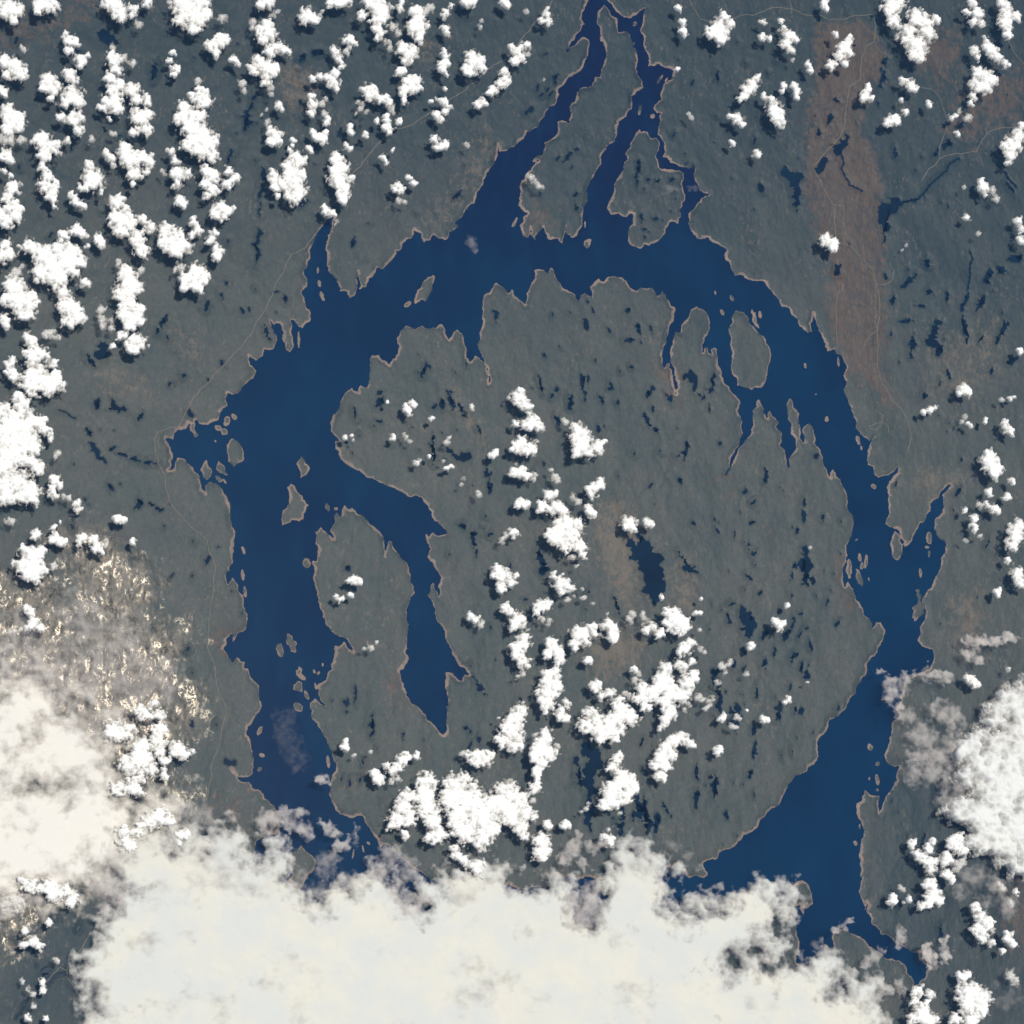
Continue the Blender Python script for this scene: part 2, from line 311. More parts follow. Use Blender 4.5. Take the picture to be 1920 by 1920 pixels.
# islands drawn as outlines: (look, outline)
ISLES = [
("long broad forested island between the two northern river arms", P("""1132 9 1140 17 1152 32 1160 60 1172 59 1182 70 1191 92 1194 125 1200 147 1206 165 1195 171 1185 190 1175 217
1157 242 1155 257 1135 282 1120 317 1107 340 1102 370 1092 405 1082 442 1072 446 1064 440 1061 422 1059 440 1054 457 1047 447 1032 450 1022 435 1019 425 1010 435
1006 452 999 445 996 425 991 447 980 442 976 420 982 405 990 400 977 392 971 385 975 365 974 350 987 327 1010 302 1022 277 1020 267 1032 262
1045 250 1047 227 1055 225 1067 232 1067 200 1080 182 1090 165 1110 162 1115 145 1125 145 1132 120 1137 100 1125 77 1125 52 1119 45 1122 20""")),
("lumpy forested island south of the narrow northern channel, inlet at its foot", P("""1199 241 1202 248 1215 247 1222 260 1237 266 1230 295 1237 315 1252 317 1282 324 1280 350 1285 375 1272 420 1255 417 1247 437
1225 457 1200 467 1180 457 1177 435 1187 420 1187 402 1172 407 1160 400 1145 402 1139 387 1145 372 1157 335 1170 317 1177 300 1172 290 1185 265 1192 250""")),
("oval forested island with steep sides in the north-east bend of the lake", P("""1382 582 1392 585 1402 595 1407 610 1420 622 1432 630 1440 647 1445 655 1444 677 1440 687 1437 712 1427 727 1410 732 1395 726
1382 724 1372 700 1370 685 1371 655 1366 617 1372 595""")),
("tapering spindle island alone in the north-western bend of the lake", P("812 515 816 520 810 545 797 566 790 562 777 572 777 560 792 532 802 519")),
("triangular island with a southern spike in the western arm", P("546 907 552 910 562 927 579 947 573 960 570 972 562 977 547 975 529 986 530 957 538 952 538 915")),
("egg-shaped island just above the triangular one in the western arm", P("566 855 580 875 575 890 562 897 555 870")),
("largest island of the little archipelago in the western bay", P("436 822 450 832 457 852 455 865 442 870 439 877 427 865 425 842")),
("kidney-shaped islet close to the north shore of the western bay", P("360 792 367 793 364 803 372 817 367 821 356 807")),
("leaf-shaped islet among the archipelago of the western bay", P("409 862 420 872 427 892 416 888 405 880")),
("ragged tan-edged islet at the mouth of the inner western bay", P("383 866 388 862 391 873 397 882 396 893 388 900 380 888 375 880")),
("thorn-shaped island beside its thinner twin in the south-western arm", P("539 1186 547 1192 557 1206 554 1225 545 1222 537 1207")),
("hook-shaped islet in the island string of the south-western arm", P("560 1249 567 1253 565 1262 574 1272 572 1276 555 1266 554 1258")),
("pentagonal islet below the hook-shaped one in the south-western arm", P("557 1278 566 1279 566 1298 549 1292 550 1284")),
("smooth oval island hanging on the spit in the eastern arm", P("1677 995 1685 1000 1692 1020 1692 1038 1684 1051 1675 1046 1671 1030 1672 1008")),
("branching sandy island along the shore of the lower eastern arm", P("1717 1105 1722 1104 1728 1118 1726 1126 1732 1132 1733 1150 1722 1158 1714 1166 1710 1158 1714 1146 1710 1140 1718 1134 1722 1124 1718 1116")),
("narrow curved island close to the north-east oval island", P("1410 579 1417 587 1419 605 1424 616 1417 612 1411 603")),
("sickle-shaped islet at the eastern shore of the central island", P("1602 1062 1610 1068 1618 1088 1617 1100 1609 1094 1604 1080")),
]
# islands drawn as ovals: x y length width angle (degrees above the picture's horizontal)
OVALS = """1200 206 20 7 75;1224 218 10 9 0;1237 149 22 6 55;1250 149 13 4 55;1007 297 22 8 35;1102 456 19 13 65;1097 421 14 3 92;965 417 21 6 65;1190 45 10 7 60
596 507 13 5 90;599 532 14 7 100;604 555 22 8 110;765 570 17 9 40;560 636 34 6 90;614 951 17 8 110;630 954 8 7 0;425 790 20 12 70;439 782 14 9 130
409 802 14 11 150;421 810 15 14 130;410 898 18 8 130;421 902 12 5 120;404 827 6 4 130;456 1032 17 6 110;455 1077 23 8 95;459 1110 22 8 100
575 1056 17 15 90;525 1219 29 13 100;575 1304 19 9 110;560 1326 22 14 130;589 1259 9 5 110;597 1262 8 6 50;592 1287 14 5 100;605 1246 8 4 90;487 1370 21 8 60
491 1416 13 9 160;615 1427 26 8 95;487 1442 10 8 40;662 1602 22 4 80;681 1592 16 4 100;691 1581 9 5 140;1341 549 9 4 100;1372 559 13 7 120;1354 586 12 7 115;1425 590 14 7 95
1510 686 12 5 95;1550 786 12 8 90;1609 826 20 8 105;1615 840 11 4 95;1572 678 20 4 92;1638 912 13 9 130;1530 739 4 4 0;1742 1009 26 11 95;1738 1026 9 6 0
1742 1039 13 5 90;1726 1075 20 6 95;1612 1045 18 7 95;1624 1053 28 7 85;1616 1061 16 7 80;1592 1066 38 12 92;1629 1086 9 3 100;1606 1012 6 4 50;1631 1401 14 10 110
1646 1432 10 8 45;1740 1240 4 4 0;1645 1462 21 8 100;1630 1460 7 4 90;1645 1481 6 5 90;1604 1581 11 7 120;1612 1550 12 4 90"""

PONDPOLY = [P(q) for q in """205 740 212 750 218 760 235 765 234 773 225 774 198 768 210 764|835 838 842 841 850 850 862 855 870 850 880 848 884 855 876 863 866 866 852 858 842 849
1285 700 1293 693 1300 696 1308 708 1307 722 1305 742 1298 730 1292 712 1281 713|1562 270 1575 262 1592 260 1590 272 1580 280 1568 296 1561 283|1550 297 1547 315 1540 326 1527 318 1535 308
1471 310 1480 322 1504 325 1497 345 1500 370 1498 400 1490 385 1480 350|1654 380 1665 370 1682 370 1694 380 1685 392 1671 400 1668 430 1662 456 1655 430
1760 600 1768 605 1757 620 1755 638 1768 645 1768 660 1752 652 1740 640 1733 640 1745 628 1752 610|1182 1010 1190 1025 1203 1005 1212 1015 1226 1025 1222 1035 1240 1040 1243 1050 1245 1075 1248 1100 1246 1118 1238 1128 1230 1132 1218 1122 1212 1095 1202 1070 1198 1052 1180 1048 1185 1035
1271 1032 1277 1045 1287 1048 1295 1065 1307 1060 1312 1075 1295 1074 1280 1062|1387 1135 1397 1140 1410 1155 1420 1172 1413 1185 1405 1200 1398 1185 1393 1170 1388 1150
1095 1390 1108 1400 1125 1410 1130 1440 1112 1470 1108 1500 1120 1530 1110 1560 1095 1545 1092 1520 1100 1500 1092 1470 1097 1440 1090 1410
420 1431 428 1425 435 1427 440 1437 434 1434 426 1434|182 60 190 56 205 60 214 68 222 84 212 80 204 90 196 80 184 66|190 640 197 640 200 652 201 668 195 672 180 671 178 658 188 655
640 1312 650 1310 656 1318 651 1326 644 1318|1192 1006 1198 1000 1206 1008 1200 1018|1503 1026 1510 1022 1516 1044 1522 1070 1525 1098 1519 1082 1512 1080 1508 1096 1502 1100 1510 1072 1508 1046""".replace('\n', '|').split('|')]
PONDS = """288 135 35 9 85;432 291 25 6 70;467 215 72 10 75;597 98 22 18 0;567 108 15 11 60;489 360 100 3.5 88;482 460 60 6 88;662 455 26 6 78;857 365 24 6 50;302 609 38 7 60;172 678 36 6 125
182 758 24 9 78;262 783 26 7 60;165 810 24 8 120;180 845 52 12 120;212 840 14 7 20;228 852 22 5 160;253 862 20 6 160;280 867 30 6 172;208 913 14 7 120;260 945 24 11 60;292 951 34 7 150;535 560 14 6 100;517 547 14 4 10
501 622 28 4 110;712 755 22 12 60;712 736 10 7 20;666 775 18 5 95;793 697 18 8 80;805 687 8 5 120;846 752 38 8 98;828 757 18 11 100;814 762 12 6 60;866 768 24 5 110;812 840 52 6 92;898 805 22 5 112
918 902 46 9 92;711 790 10 5 0;1020 665 10 6 120;1070 754 24 14 75;1093 716 26 10 85;1103 710 14 4 90;1096 738 22 4 100;1127 749 20 5 115;1143 729 8 6 0;1147 724 12 4 110;1159 755 10 6 90
1178 581 13 8 30;1178 637 20 8 10;1198 619 22 7 108;1221 615 16 4 90;1184 688 7 6 0;1220 732 26 12 52;1213 788 32 7 115;1229 806 14 7 145;1337 715 36 6 82;1319 746 11 6 60;1311 740 12 4 140;1287 843 32 9 82
1271 855 10 4 10;1350 832 8 8 0;1275 902 14 8 120;1219 911 15 5 60;1397 922 11 8 50;1412 942 11 6 50;1435 895 28 6 88;1014 722 28 5 97;1044 731 10 7 60;1508 693 5 4 0;1508 942 14 6 92
1705 527 32 13 40;1738 492 18 10 90;1742 547 12 9 0;1675 562 19 10 60;1728 574 22 6 170;1776 557 24 5 90;1810 562 34 6 65;1842 562 18 12 70;1836 574 20 5 60;1854 518 36 9 78;1878 507 18 17 0
1903 485 24 18 20;1700 602 28 6 5;1710 645 42 8 80;1760 658 20 14 40;1808 612 32 7 98;1812 640 14 3 95;1880 618 40 9 65;1869 638 16 4 85;1840 635 15 5 50;1570 506 20 11 80;1661 519 14 7 90;1898 677 22 14 30
1779 702 18 6 105;1762 720 16 4 60;1732 743 15 5 105;1556 221 20 13 60;1535 248 17 10 90;1567 188 15 7 145;1706 377 30 4 8;1658 118 24 12 70;1655 150 32 12 68;1427 352 18 14 80;1757 285 20 7 60;1775 272 22 10 30;1680 290 10 7 60
1895 352 25 6 125;1600 87 9 4 40;1764 1750 30 7 88;1765 1468 60 14 80;1198 310 22 10 90;1195 335 32 4 92;1065 292 22 5 50;1081 280 8 6 0;1046 297 12 3 45;1080 365 12 5 55;1080 385 22 2 90;1216 336 11 5 10;1233 340 7 4 0
1260 336 11 6 30;1203 407 20 5 90;1230 410 10 6 10;1208 430 10 3 0;1209 444 6 3 90;1033 175 14 4 50;1015 178 10 4 50;1027 168 14 3 55;1008 165 12 4 80;1041 150 18 4 72;1345 145 18 6 92;1298 155 12 4 60
1157 1138 34 6 108;1015 1050 34 12 110;1022 1068 20 18 0;1413 1039 11 9 0;1378 1003 12 4 80;1301 981 12 7 140;1405 1083 16 6 140;1425 1112 10 8 60;1365 1157 12 5 110;1369 1167 9 6 0;1372 1133 16 4 20;1433 1243 18 7 60
1420 1300 28 6 88;1377 1245 16 6 70;1396 1220 14 7 110;1350 1310 62 8 94;1342 1265 24 8 70;1378 1345 40 16 85;1203 1392 18 5 75;1088 1455 50 7 95;1307 1448 34 9 92;1306 1496 34 11 88;1342 1475 42 9 87
1332 1457 9 6 0;1252 1520 24 5 115;1196 1508 50 12 100;1211 1530 56 10 95;1188 1530 24 8 85;1232 1542 38 12 80;1165 1545 44 12 85;1415 1405 30 8 88;1491 1060 12 7 90;1486 1081 16 3 90;1463 1146 10 8 0
1475 1190 24 16 60;1520 1208 22 6 105;1490 1230 20 8 30;1503 1250 22 8 80;1488 1170 22 4 65;1500 1190 15 4 60;1543 970 11 6 85;1460 1340 22 9 80;1492 1330 16 6 80;1510 1072 40 6 100;1513 1178 8 4 20;1501 1151 9 6 0
888 1012 36 8 98;890 1000 12 9 0;866 986 15 8 150;920 1002 12 6 45;667 1300 32 4 88;699 1360 44 4 87;653 1065 14 12 90;900 1290 34 6 130;875 1367 16 6 150;894 1036 16 4 85;650 1335 5 4 0;360 1080 10 4 60
1019 1155 4 3 0;322 1080 14 4 55;345 705 8 6 60;318 720 8 5 40;455 582 14 6 120;467 580 12 4 100;640 1462 8 4 80;656 1470 17 5 92;675 1462 8 4 80;1852 1020 20 4 70;1338 1260 10 8 30
1035 742 9 5 70;1020 870 10 4 90;1045 790 24 6 110;1190 850 10 3 80;1104 1110 8 3 40;985 1124 9 5 20;957 1060 16 3 85;1434 1188 20 12 60;1392 1180 9 9 0;1410 980 14 6 30;1330 765 14 3 95;1530 855 9 11 90"""
STREAMS = [(3.0, P("0 0 0 0")), (3.4, P("90 1848 96 1838 108 1828 126 1824 135 1818 150 1812 162 1806 175 1803")), (2.6, P("28 1912 40 1900 48 1886")),
 (3.2, P("1694 380 1705 378 1716 374 1724 371 1732 362 1740 352 1748 342 1756 336 1768 325 1778 312 1788 303 1800 297")),
 (3.0, P("1578 290 1580 310 1582 325 1592 345 1604 352 1618 358")), (2.8, P("1819 470 1820 500 1818 520 1814 545")),
 (2.6, P("110 768 122 772 132 780 142 784")), (3.0, P("1806 590 1811 618 1813 645")), (2.4, P("960 480 960 480")), (3.6, P("1880 318 1888 330 1896 340 1906 352")), (2.2, P("882 1267 890 1272 896 1285"))]
# (random small ponds) x0 y0 x1 y1 count angle
PONDBOX = [(0, 60, 480, 460, 46, 75), (480, 20, 900, 420, 36, 68), (960, 20, 1080, 300, 12, 55), (1230, 30, 1520, 470, 34, 60), (1500, 80, 1900, 480, 26, 70), (1650, 480, 1910, 960, 30, 75),
 (300, 480, 520, 760, 20, 95), (120, 760, 420, 1000, 20, 120), (640, 640, 900, 920, 30, 95), (920, 560, 1240, 740, 18, 100), (1000, 720, 1540, 1000, 36, 95), (1330, 960, 1580, 1500, 90, 92),
 (820, 960, 1100, 1360, 16, 85), (620, 1280, 900, 1520, 16, 88), (430, 1060, 470, 1400, 6, 70), (300, 1000, 420, 1460, 12, 70), (1100, 1440, 1440, 1600, 24, 88), (1640, 1480, 1800, 1800, 14, 70),
 (1760, 980, 1900, 1220, 12, 75), (20, 1720, 180, 1900, 14, 50), (980, 300, 1080, 430, 6, 60), (1180, 270, 1270, 440, 8, 80)]

ROADS = [("road along the western shore", 2.0, P("606 421 597 432 585 448 572 466 558 474 545 477 535 498 525 520 511 552 498 580 480 603 476 615 460 640 440 662 420 685 398 708 375 730 358 755 345 780 333 801 310 806 294 812 288 828 291 850 296 870 308 890 311 915 320 945 333 962 350 980 375 1000 388 1014 392 1035 404 1065 400 1090 396 1130 391 1180 388 1215 397 1235 404 1260 406 1285 419 1315 423 1340 415 1370 411 1395 400 1425 394 1440 397 1458 390 1480 387 1502")),
("road across the north-western forest", 2.0, P("661 325 690 292 711 268 730 248 745 242 775 234 800 216 845 186 880 160 905 140 925 122 945 114 960 98 980 70 1001 44 1025 18 1042 -12")),
("road at the northern edge", 1.9, P("1284 -8 1302 20 1313 37 1325 40 1350 44 1385 31 1410 30 1424 24 1440 17 1480 17 1505 28 1540 30 1555 38 1580 38 1600 30 1635 28 1641 50 1638 76 1648 95 1662 102 1672 112")),
("road through the cut-over land", 2.2, P("1638 78 1622 88 1615 110 1612 150 1592 162 1587 190 1584 230 1572 260 1548 285 1522 313 1532 330 1541 350 1552 368 1563 385 1566 440 1567 452 1585 458 1600 468 1612 482 1636 505 1641 530 1648 558 1649 590 1646 650 1643 680 1652 715 1668 745 1690 768 1702 790 1708 820 1702 848")),
("track beside the cut-over land", 1.8, P("1563 384 1580 385 1582 420 1588 450")),
("track near the eastern shore", 1.8, P("1581 535 1570 552 1567 590 1569 640 1570 655")),
("track in the eastern woods", 1.8, P("1618 652 1622 640 1632 628 1644 622 1640 600 1642 535 1658 534 1672 526 1676 508 1668 492")),
("track to the north-eastern valley", 1.8, P("1725 165 1745 168 1760 182 1768 205 1775 225 1766 262 1762 300")),
("road to the eastern valley", 2.0, P("1915 238 1880 240 1855 246 1842 262 1830 285 1808 288 1785 290 1760 298 1740 318 1728 340")),
("road in the north-eastern corner", 1.9, P("1890 78 1898 95 1908 110 1922 124")),
("forest road at the lower left corner", 2.0, P("196 1733 168 1752 155 1775 136 1802 126 1817 125 1832 140 1855 162 1882 184 1912")),
("short forest track at the lower left corner", 1.7, P("125 1820 112 1814 98 1828 86 1842")),
("logging track south of the eastern spit", 1.7, P("1640 770 1656 780 1650 800 1640 808 1628 800 1652 792 1665 800 1664 812"))]

# ground cover zones: kind, outline or oval (x y rx ry), strength
ZPOLY = [('b', 1.0, P("1535 50 1610 40 1650 90 1655 140 1620 170 1610 230 1650 330 1656 480 1660 640 1650 700 1685 765 1665 760 1640 720 1590 700 1565 640 1550 580 1560 500 1530 420 1510 350 1512 280 1525 170")),
 ('b', .9, P("1700 70 1790 60 1800 110 1760 160 1720 120")), ('b', .6, P("1850 130 1930 110 1930 235 1850 240 1830 290 1770 240 1800 150")), ('b', .8, P("0 60 40 20 90 30 160 -10 200 -10 150 28 100 45 60 70 20 75")),
 ('t', .9, P("1110 960 1165 930 1190 1000 1200 1100 1180 1150 1140 1100 1120 1040")), ('t', .9, P("1090 1210 1160 1170 1210 1200 1190 1260 1120 1270")), ('t', .8, P("1255 1050 1300 1040 1315 1100 1300 1180 1260 1120")),
 ('t', .7, P("830 690 880 760 930 820 900 860 850 780")), ('t', .9, P("520 110 590 140 590 190 545 215 525 180")), ('t', .8, P("780 60 830 80 820 105 770 110")), ('t', .7, P("310 590 360 620 400 680 350 700 320 650")),
 ('t', .7, P("900 220 935 270 900 340 820 440 790 420 860 330")), ('t', .5, P("1710 640 1900 560 1900 620 1850 760 1750 760")), ('t', .8, P("1730 880 1800 890 1760 930 1700 910")), ('t', .8, P("1780 1120 1840 1110 1850 1240 1790 1220")),
 ('t', .9, P("1400 560 1400 560")), ('b', .9, P("1240 690 1262 680 1272 740 1262 745")), ('b', .9, P("1575 1045 1592 1048 1592 1130 1580 1130")), ('b', .8, P("735 1255 750 1250 758 1310 750 1325 742 1300")),
 ('b', .8, P("405 1190 428 1195 425 1225 402 1225")), ('b', .8, P("965 410 1020 400 1020 432 985 440")), ('b', .7, P("1355 900 1368 890 1370 925 1358 915")), 
 ('b', .7, P("1165 985 1200 990 1195 1010 1175 1012")), ('b', .7, P("650 1205 680 1210 665 1235 645 1225")), ('b', .7, P("735 1068 755 1080 760 1105 745 1100")), ('b', .7, P("1880 1640 1930 1600 1930 1800 1880 1780")),
 ('t', .7, P("170 680 260 700 300 760 200 740")), ('t', .6, P("0 1700 60 1690 70 1760 0 1790")), ('b', .7, P("400 1500 460 1500 450 1560 420 1560")),
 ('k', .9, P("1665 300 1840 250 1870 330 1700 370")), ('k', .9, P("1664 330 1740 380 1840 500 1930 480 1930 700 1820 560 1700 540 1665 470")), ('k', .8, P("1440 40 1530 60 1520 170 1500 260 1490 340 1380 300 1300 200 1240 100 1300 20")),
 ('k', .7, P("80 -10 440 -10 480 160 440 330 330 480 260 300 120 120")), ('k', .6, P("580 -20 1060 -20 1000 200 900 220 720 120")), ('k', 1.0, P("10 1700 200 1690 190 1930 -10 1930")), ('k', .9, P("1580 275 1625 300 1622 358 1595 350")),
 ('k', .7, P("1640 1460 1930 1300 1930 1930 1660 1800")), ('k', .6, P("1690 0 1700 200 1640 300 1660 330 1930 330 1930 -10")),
 ('m', 1.0, P("100 1010 180 990 240 1040 290 1090 275 1170 320 1180 345 1165 355 1195 325 1240 340 1300 300 1340 365 1290 378 1350 330 1390 200 1420 100 1340 -10 1290 -10 1080 60 1080 110 1100 150 1180 150 1120 130 1050")),
 ('m', .9, P("280 1440 330 1480 370 1490 350 1520 300 1500")), ('m', .8, P("0 1690 70 1700 80 1730 30 1780 0 1780")), ('m', .5, P("520 110 590 150 560 210 525 190")), ('m', .4, P("790 80 830 80 810 110")), ('m', .4, P("40 20 110 90 90 160 20 60"))]
# ------------------------------------------------------------------ terrain: signed distance to every shore
cx, cy = ground([-40, 1960, 1960, -40], [-40, -40, 1960, 1960])
STEP = 1.7
X0, X1, Y0, Y1 = cx.min(), cx.max(), cy.min(), cy.max()
xs = np.arange(X0, X1 + STEP, STEP); ys = np.arange(Y0, Y1 + STEP, STEP)
NX, NY = len(xs), len(ys)
CL = 12.0

def sdf(poly, xs, ys, cl=CL):
    """signed distance (inside positive) of a polygon on its own window of the grid; returns slices and field"""
    a = np.array(poly); x0, y0 = xs[0], ys[0]
    i0 = max(0, int((a[:, 0].min() - cl - x0) / STEP)); i1 = min(len(xs), int((a[:, 0].max() + cl - x0) / STEP) + 2)
    j0 = max(0, int((a[:, 1].min() - cl - y0) / STEP)); j1 = min(len(ys), int((a[:, 1].max() + cl - y0) / STEP) + 2)
    if i1 - i0 < 2 or j1 - j0 < 2: return None
    D = np.full((j1 - j0, i1 - i0), cl, np.float32); ins = np.zeros((j1 - j0, i1 - i0), np.int32)
    n = len(a); b = np.roll(a, -1, 0)
    for k in range(n):
        ax, ay = a[k]; bx, by = b[k]
        u0 = max(i0, int((min(ax, bx) - cl - x0) / STEP)); u1 = min(i1, int((max(ax, bx) + cl - x0) / STEP) + 2)
        v0 = max(j0, int((min(ay, by) - cl - y0) / STEP)); v1 = min(j1, int((max(ay, by) + cl - y0) / STEP) + 2)
        if u1 > u0 and v1 > v0:
            X = xs[None, u0:u1] - ax; Y = ys[v0:v1, None] - ay; dx, dy = bx - ax, by - ay
            t = np.clip((X * dx + Y * dy) / (dx * dx + dy * dy + 1e-9), 0, 1)
            d = np.sqrt((X - t * dx) ** 2 + (Y - t * dy) ** 2)
            s = D[v0 - j0:v1 - j0, u0 - i0:u1 - i0]; np.minimum(s, d, out=s)
        if ay != by:
            lo, hi = (ay, by) if ay < by else (by, ay)
            r0 = max(j0, int(math.ceil((lo - y0) / STEP))); r1 = min(j1, int(math.ceil((hi - y0) / STEP)))
            if r1 > r0:
                yy = ys[r0:r1]; xc = ax + (yy - ay) * (bx - ax) / (by - ay)
                ci = np.ceil((xc - x0) / STEP).astype(int) - i0
                for r, c in zip(range(r0 - j0, r1 - j0), ci):
                    if c < D.shape[1]: ins[r, max(c, 0)] += 1
    inside = (np.cumsum(ins, 1) & 1) == 1
    return slice(j0, j1), slice(i0, i1), np.where(inside, D, -D)

def oval(px, py, l, w, ang, seed, n=14, j=.14):
    r = random.Random(seed); a = math.radians(ang); out = []
    for k in range(n):
        t = 2 * math.pi * k / n; q = 1 + r.uniform(-j, j)
        u = math.cos(t) * l / 2 * q; v = math.sin(t) * w / 2 * q
        out.append((px + u * math.cos(a) + v * math.sin(a), py - u * math.sin(a) + v * math.cos(a)))
    return out

LF = np.full((NY, NX), CL, np.float32)           # >0 land, <0 water
r = sdf(to_world(rough(LAKE, seed=3, amp=.105, stop=2.8)), xs, ys); LF[r[0], r[1]] = np.minimum(LF[r[0], r[1]], -r[2])
OWN = np.full((NY, NX), -1, np.int16); IV = np.full((NY, NX), -CL, np.float32)
isl = [("vast round forested island filling the middle of the ring lake", CENTRAL, None)]
isl += [(n, p, None) for n, p in ISLES]
for q in OVALS.replace('\n', ';').split(';'):
    px, py, l, w, an = [float(c) for c in q.split()]
    isl.append((None, oval(px, py, l, w, an, int(px * 7 + py), n=9), (px, py, l, w, an)))
for k, (nm, pts, o) in enumerate(isl):
    r = sdf(to_world(rough(pts, seed=40 + k, amp=.105, stop=2.8)), xs, ys)
    v = IV[r[0], r[1]]; own = OWN[r[0], r[1]]; better = r[2] > v
    own[better] = k; v[better] = r[2][better]
LF = np.maximum(LF, IV)
SHORE = np.abs(LF).copy()
# ponds, small lakes and streams are hollows that let the same water sheet show
def strip(pts, w, seed):
    p = rough(pts, closed=False, amp=.10, stop=4, seed=seed); L_, R_ = [], []
    for i, (x, y) in enumerate(p):
        a = p[max(0, i - 1)]; b = p[min(len(p) - 1, i + 1)]; dx, dy = b[0] - a[0], b[1] - a[1]; l = math.hypot(dx, dy) or 1
        h = w / 2 * (1 + .35 * math.sin(i * 1.7 + seed)); L_.append((x - dy / l * h, y + dx / l * h)); R_.append((x + dy / l * h, y - dx / l * h))
    return L_ + R_[::-1]
holes = [rough(q, seed=900 + k, amp=.24, stop=2.6) for k, q in enumerate(PONDPOLY)]
for q in PONDS.replace('\n', ';').split(';'):
    px, py, l, w, an = [float(c) for c in q.split()]
    sd_ = int(px * 3 + py); rr = random.Random(sd_)
    holes.append(rough(oval(px, py, l * 1.05, w * .85 + .8, an, sd_, n=11, j=.42), seed=int(px + py), amp=.26, stop=2.4))
    if l > 11 and w > 4:
        for _k in range(rr.choice((1, 2))):
            u = rr.uniform(-.35, .35) * l; ca, sa = math.cos(math.radians(an)), math.sin(math.radians(an))
            holes.append(rough(oval(px + u * ca + rr.uniform(-.3, .3) * w, py - u * sa, l * rr.uniform(.25, .45), w * .38 + .8, an + rr.uniform(25, 80), sd_ + _k, n=8, j=.35), seed=sd_ + _k, amp=.25, stop=2.4))
holes += [strip(p, w, 7 + k) for k, (w, p) in enumerate(STREAMS) if p[0] != p[1]]
def field_at(F, wx, wy):
    i = np.clip(((wx - xs[0]) / STEP).astype(int), 0, NX - 1); j = np.clip(((wy - ys[0]) / STEP).astype(int), 0, NY - 1); return F[j, i]
for (x0, y0, x1, y1, n, an) in PONDBOX:
    for _ in range(int(n * .68)):
        px, py = rng.uniform(x0, x1), rng.uniform(y0, y1); wx, wy = ground([px], [py])
        if field_at(LF, wx, wy)[0] < 7: continue
        l = 3.2 + rng.random() ** 3.2 * 20; w = max(2.4, l * rng.uniform(.18, .5)); holes.append(rough(oval(px, py, l, w, an + rng.gauss(0, 16), rng.randrange(9999), n=9, j=.42), seed=_, amp=.26, stop=2.2))
pv_, pf_ = [], []
for h in holes:
    hw = to_world(h); pf_.append(tuple(range(len(pv_), len(pv_) + len(hw)))); pv_ += [(x, y, .05) for x, y in hw]
    r = sdf(hw, xs, ys)
    if r is None: continue
    v = LF[r[0], r[1]]; np.minimum(v, -r[2], out=v)

GX, GY = np.meshgrid(xs, ys)
# ground cover zones, with a northward haze tone painted in
def inv(wx, wy):
    d = np.stack([wx - CAM[0], wy - CAM[1], np.full_like(wx, -CAM[2])], -1)
    f = d @ fwd; return 960 + DIST * (d @ right) / f, 960 - DIST * (d @ upv) / f
Z = {k: np.zeros((NY, NX), np.float32) for k in 'btkm'}
_s = STEP; STEP = 1.7 * 6
xs6, ys6 = xs[::6], ys[::6]
for kd, st, pl in ZPOLY:
    if len(pl) < 3: continue
    soft = 44.0 if kd != 'm' else 60.0
    if (kd, st) == ('b', 1.0): soft = 26.0
    r = sdf(to_world(pl), xs6, ys6, soft)
    if r is None: continue
    f6 = np.zeros((len(ys6), len(xs6)), np.float32); f6[r[0], r[1]] = np.clip(.5 + r[2] / soft * .5, 0, 1) * st
    jj = np.arange(NY) / 6.0; ii = np.arange(NX) / 6.0
    j0 = np.minimum(jj.astype(int), len(ys6) - 2); i0 = np.minimum(ii.astype(int), len(xs6) - 2)
    fj = (jj - j0)[:, None]; fi = (ii - i0)[None, :]
    g = (f6[j0][:, i0] * (1 - fj) * (1 - fi) + f6[j0 + 1][:, i0] * fj * (1 - fi) + f6[j0][:, i0 + 1] * (1 - fj) * fi + f6[j0 + 1][:, i0 + 1] * fj * fi)
    np.maximum(Z[kd], g, out=Z[kd])
STEP = _s
relief = fbm(GX / 60, GY / 95, 4, .5) * 3.0 + fbm(GX / 12, GY / 24, 3) * .25
H = np.where(LF > 0, np.minimum(LF * .32, 1.1) + np.maximum(relief + .8, -.6) * sstep(2, 12, LF), np.maximum(LF * .5, -3.5))
H = H.astype(np.float32)
zones = np.stack([Z['b'], Z['t'], Z['m'], np.ones_like(Z['b'])], -1).reshape(-1, 4)
Z['k'] = np.maximum(Z['k'], np.clip(.92 * sstep(180, 900, GY + 160 * fbm(GX / 260, GY / 260, 3)), 0, 1)).astype(np.float32)  # teal darkening northward stands for haze and light, painted over the cover zones
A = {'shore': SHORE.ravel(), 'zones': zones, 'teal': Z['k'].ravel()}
verts = np.stack([GX, GY, H], -1).reshape(-1, 3)
idx = np.arange(NX * NY).reshape(NY, NX)
Q = np.stack([idx[:-1, :-1], idx[:-1, 1:], idx[1:, 1:], idx[1:, :-1]], -1).reshape(-1, 4)
# faces of each island (with its own underwater foot) leave the ground sheet and become that island
iv = (IV > -4.0) & (LF > -4.5); ownv = np.where(iv, OWN, -1)
fo = ownv[:-1, :-1].ravel()
lowest = H[:-1, :-1].ravel()
order = np.argsort(fo, kind='stable'); so = fo[order]
def region_faces(k):
    a, b = np.searchsorted(so, k), np.searchsorted(so, k + 1); return Q[order[a:b]]
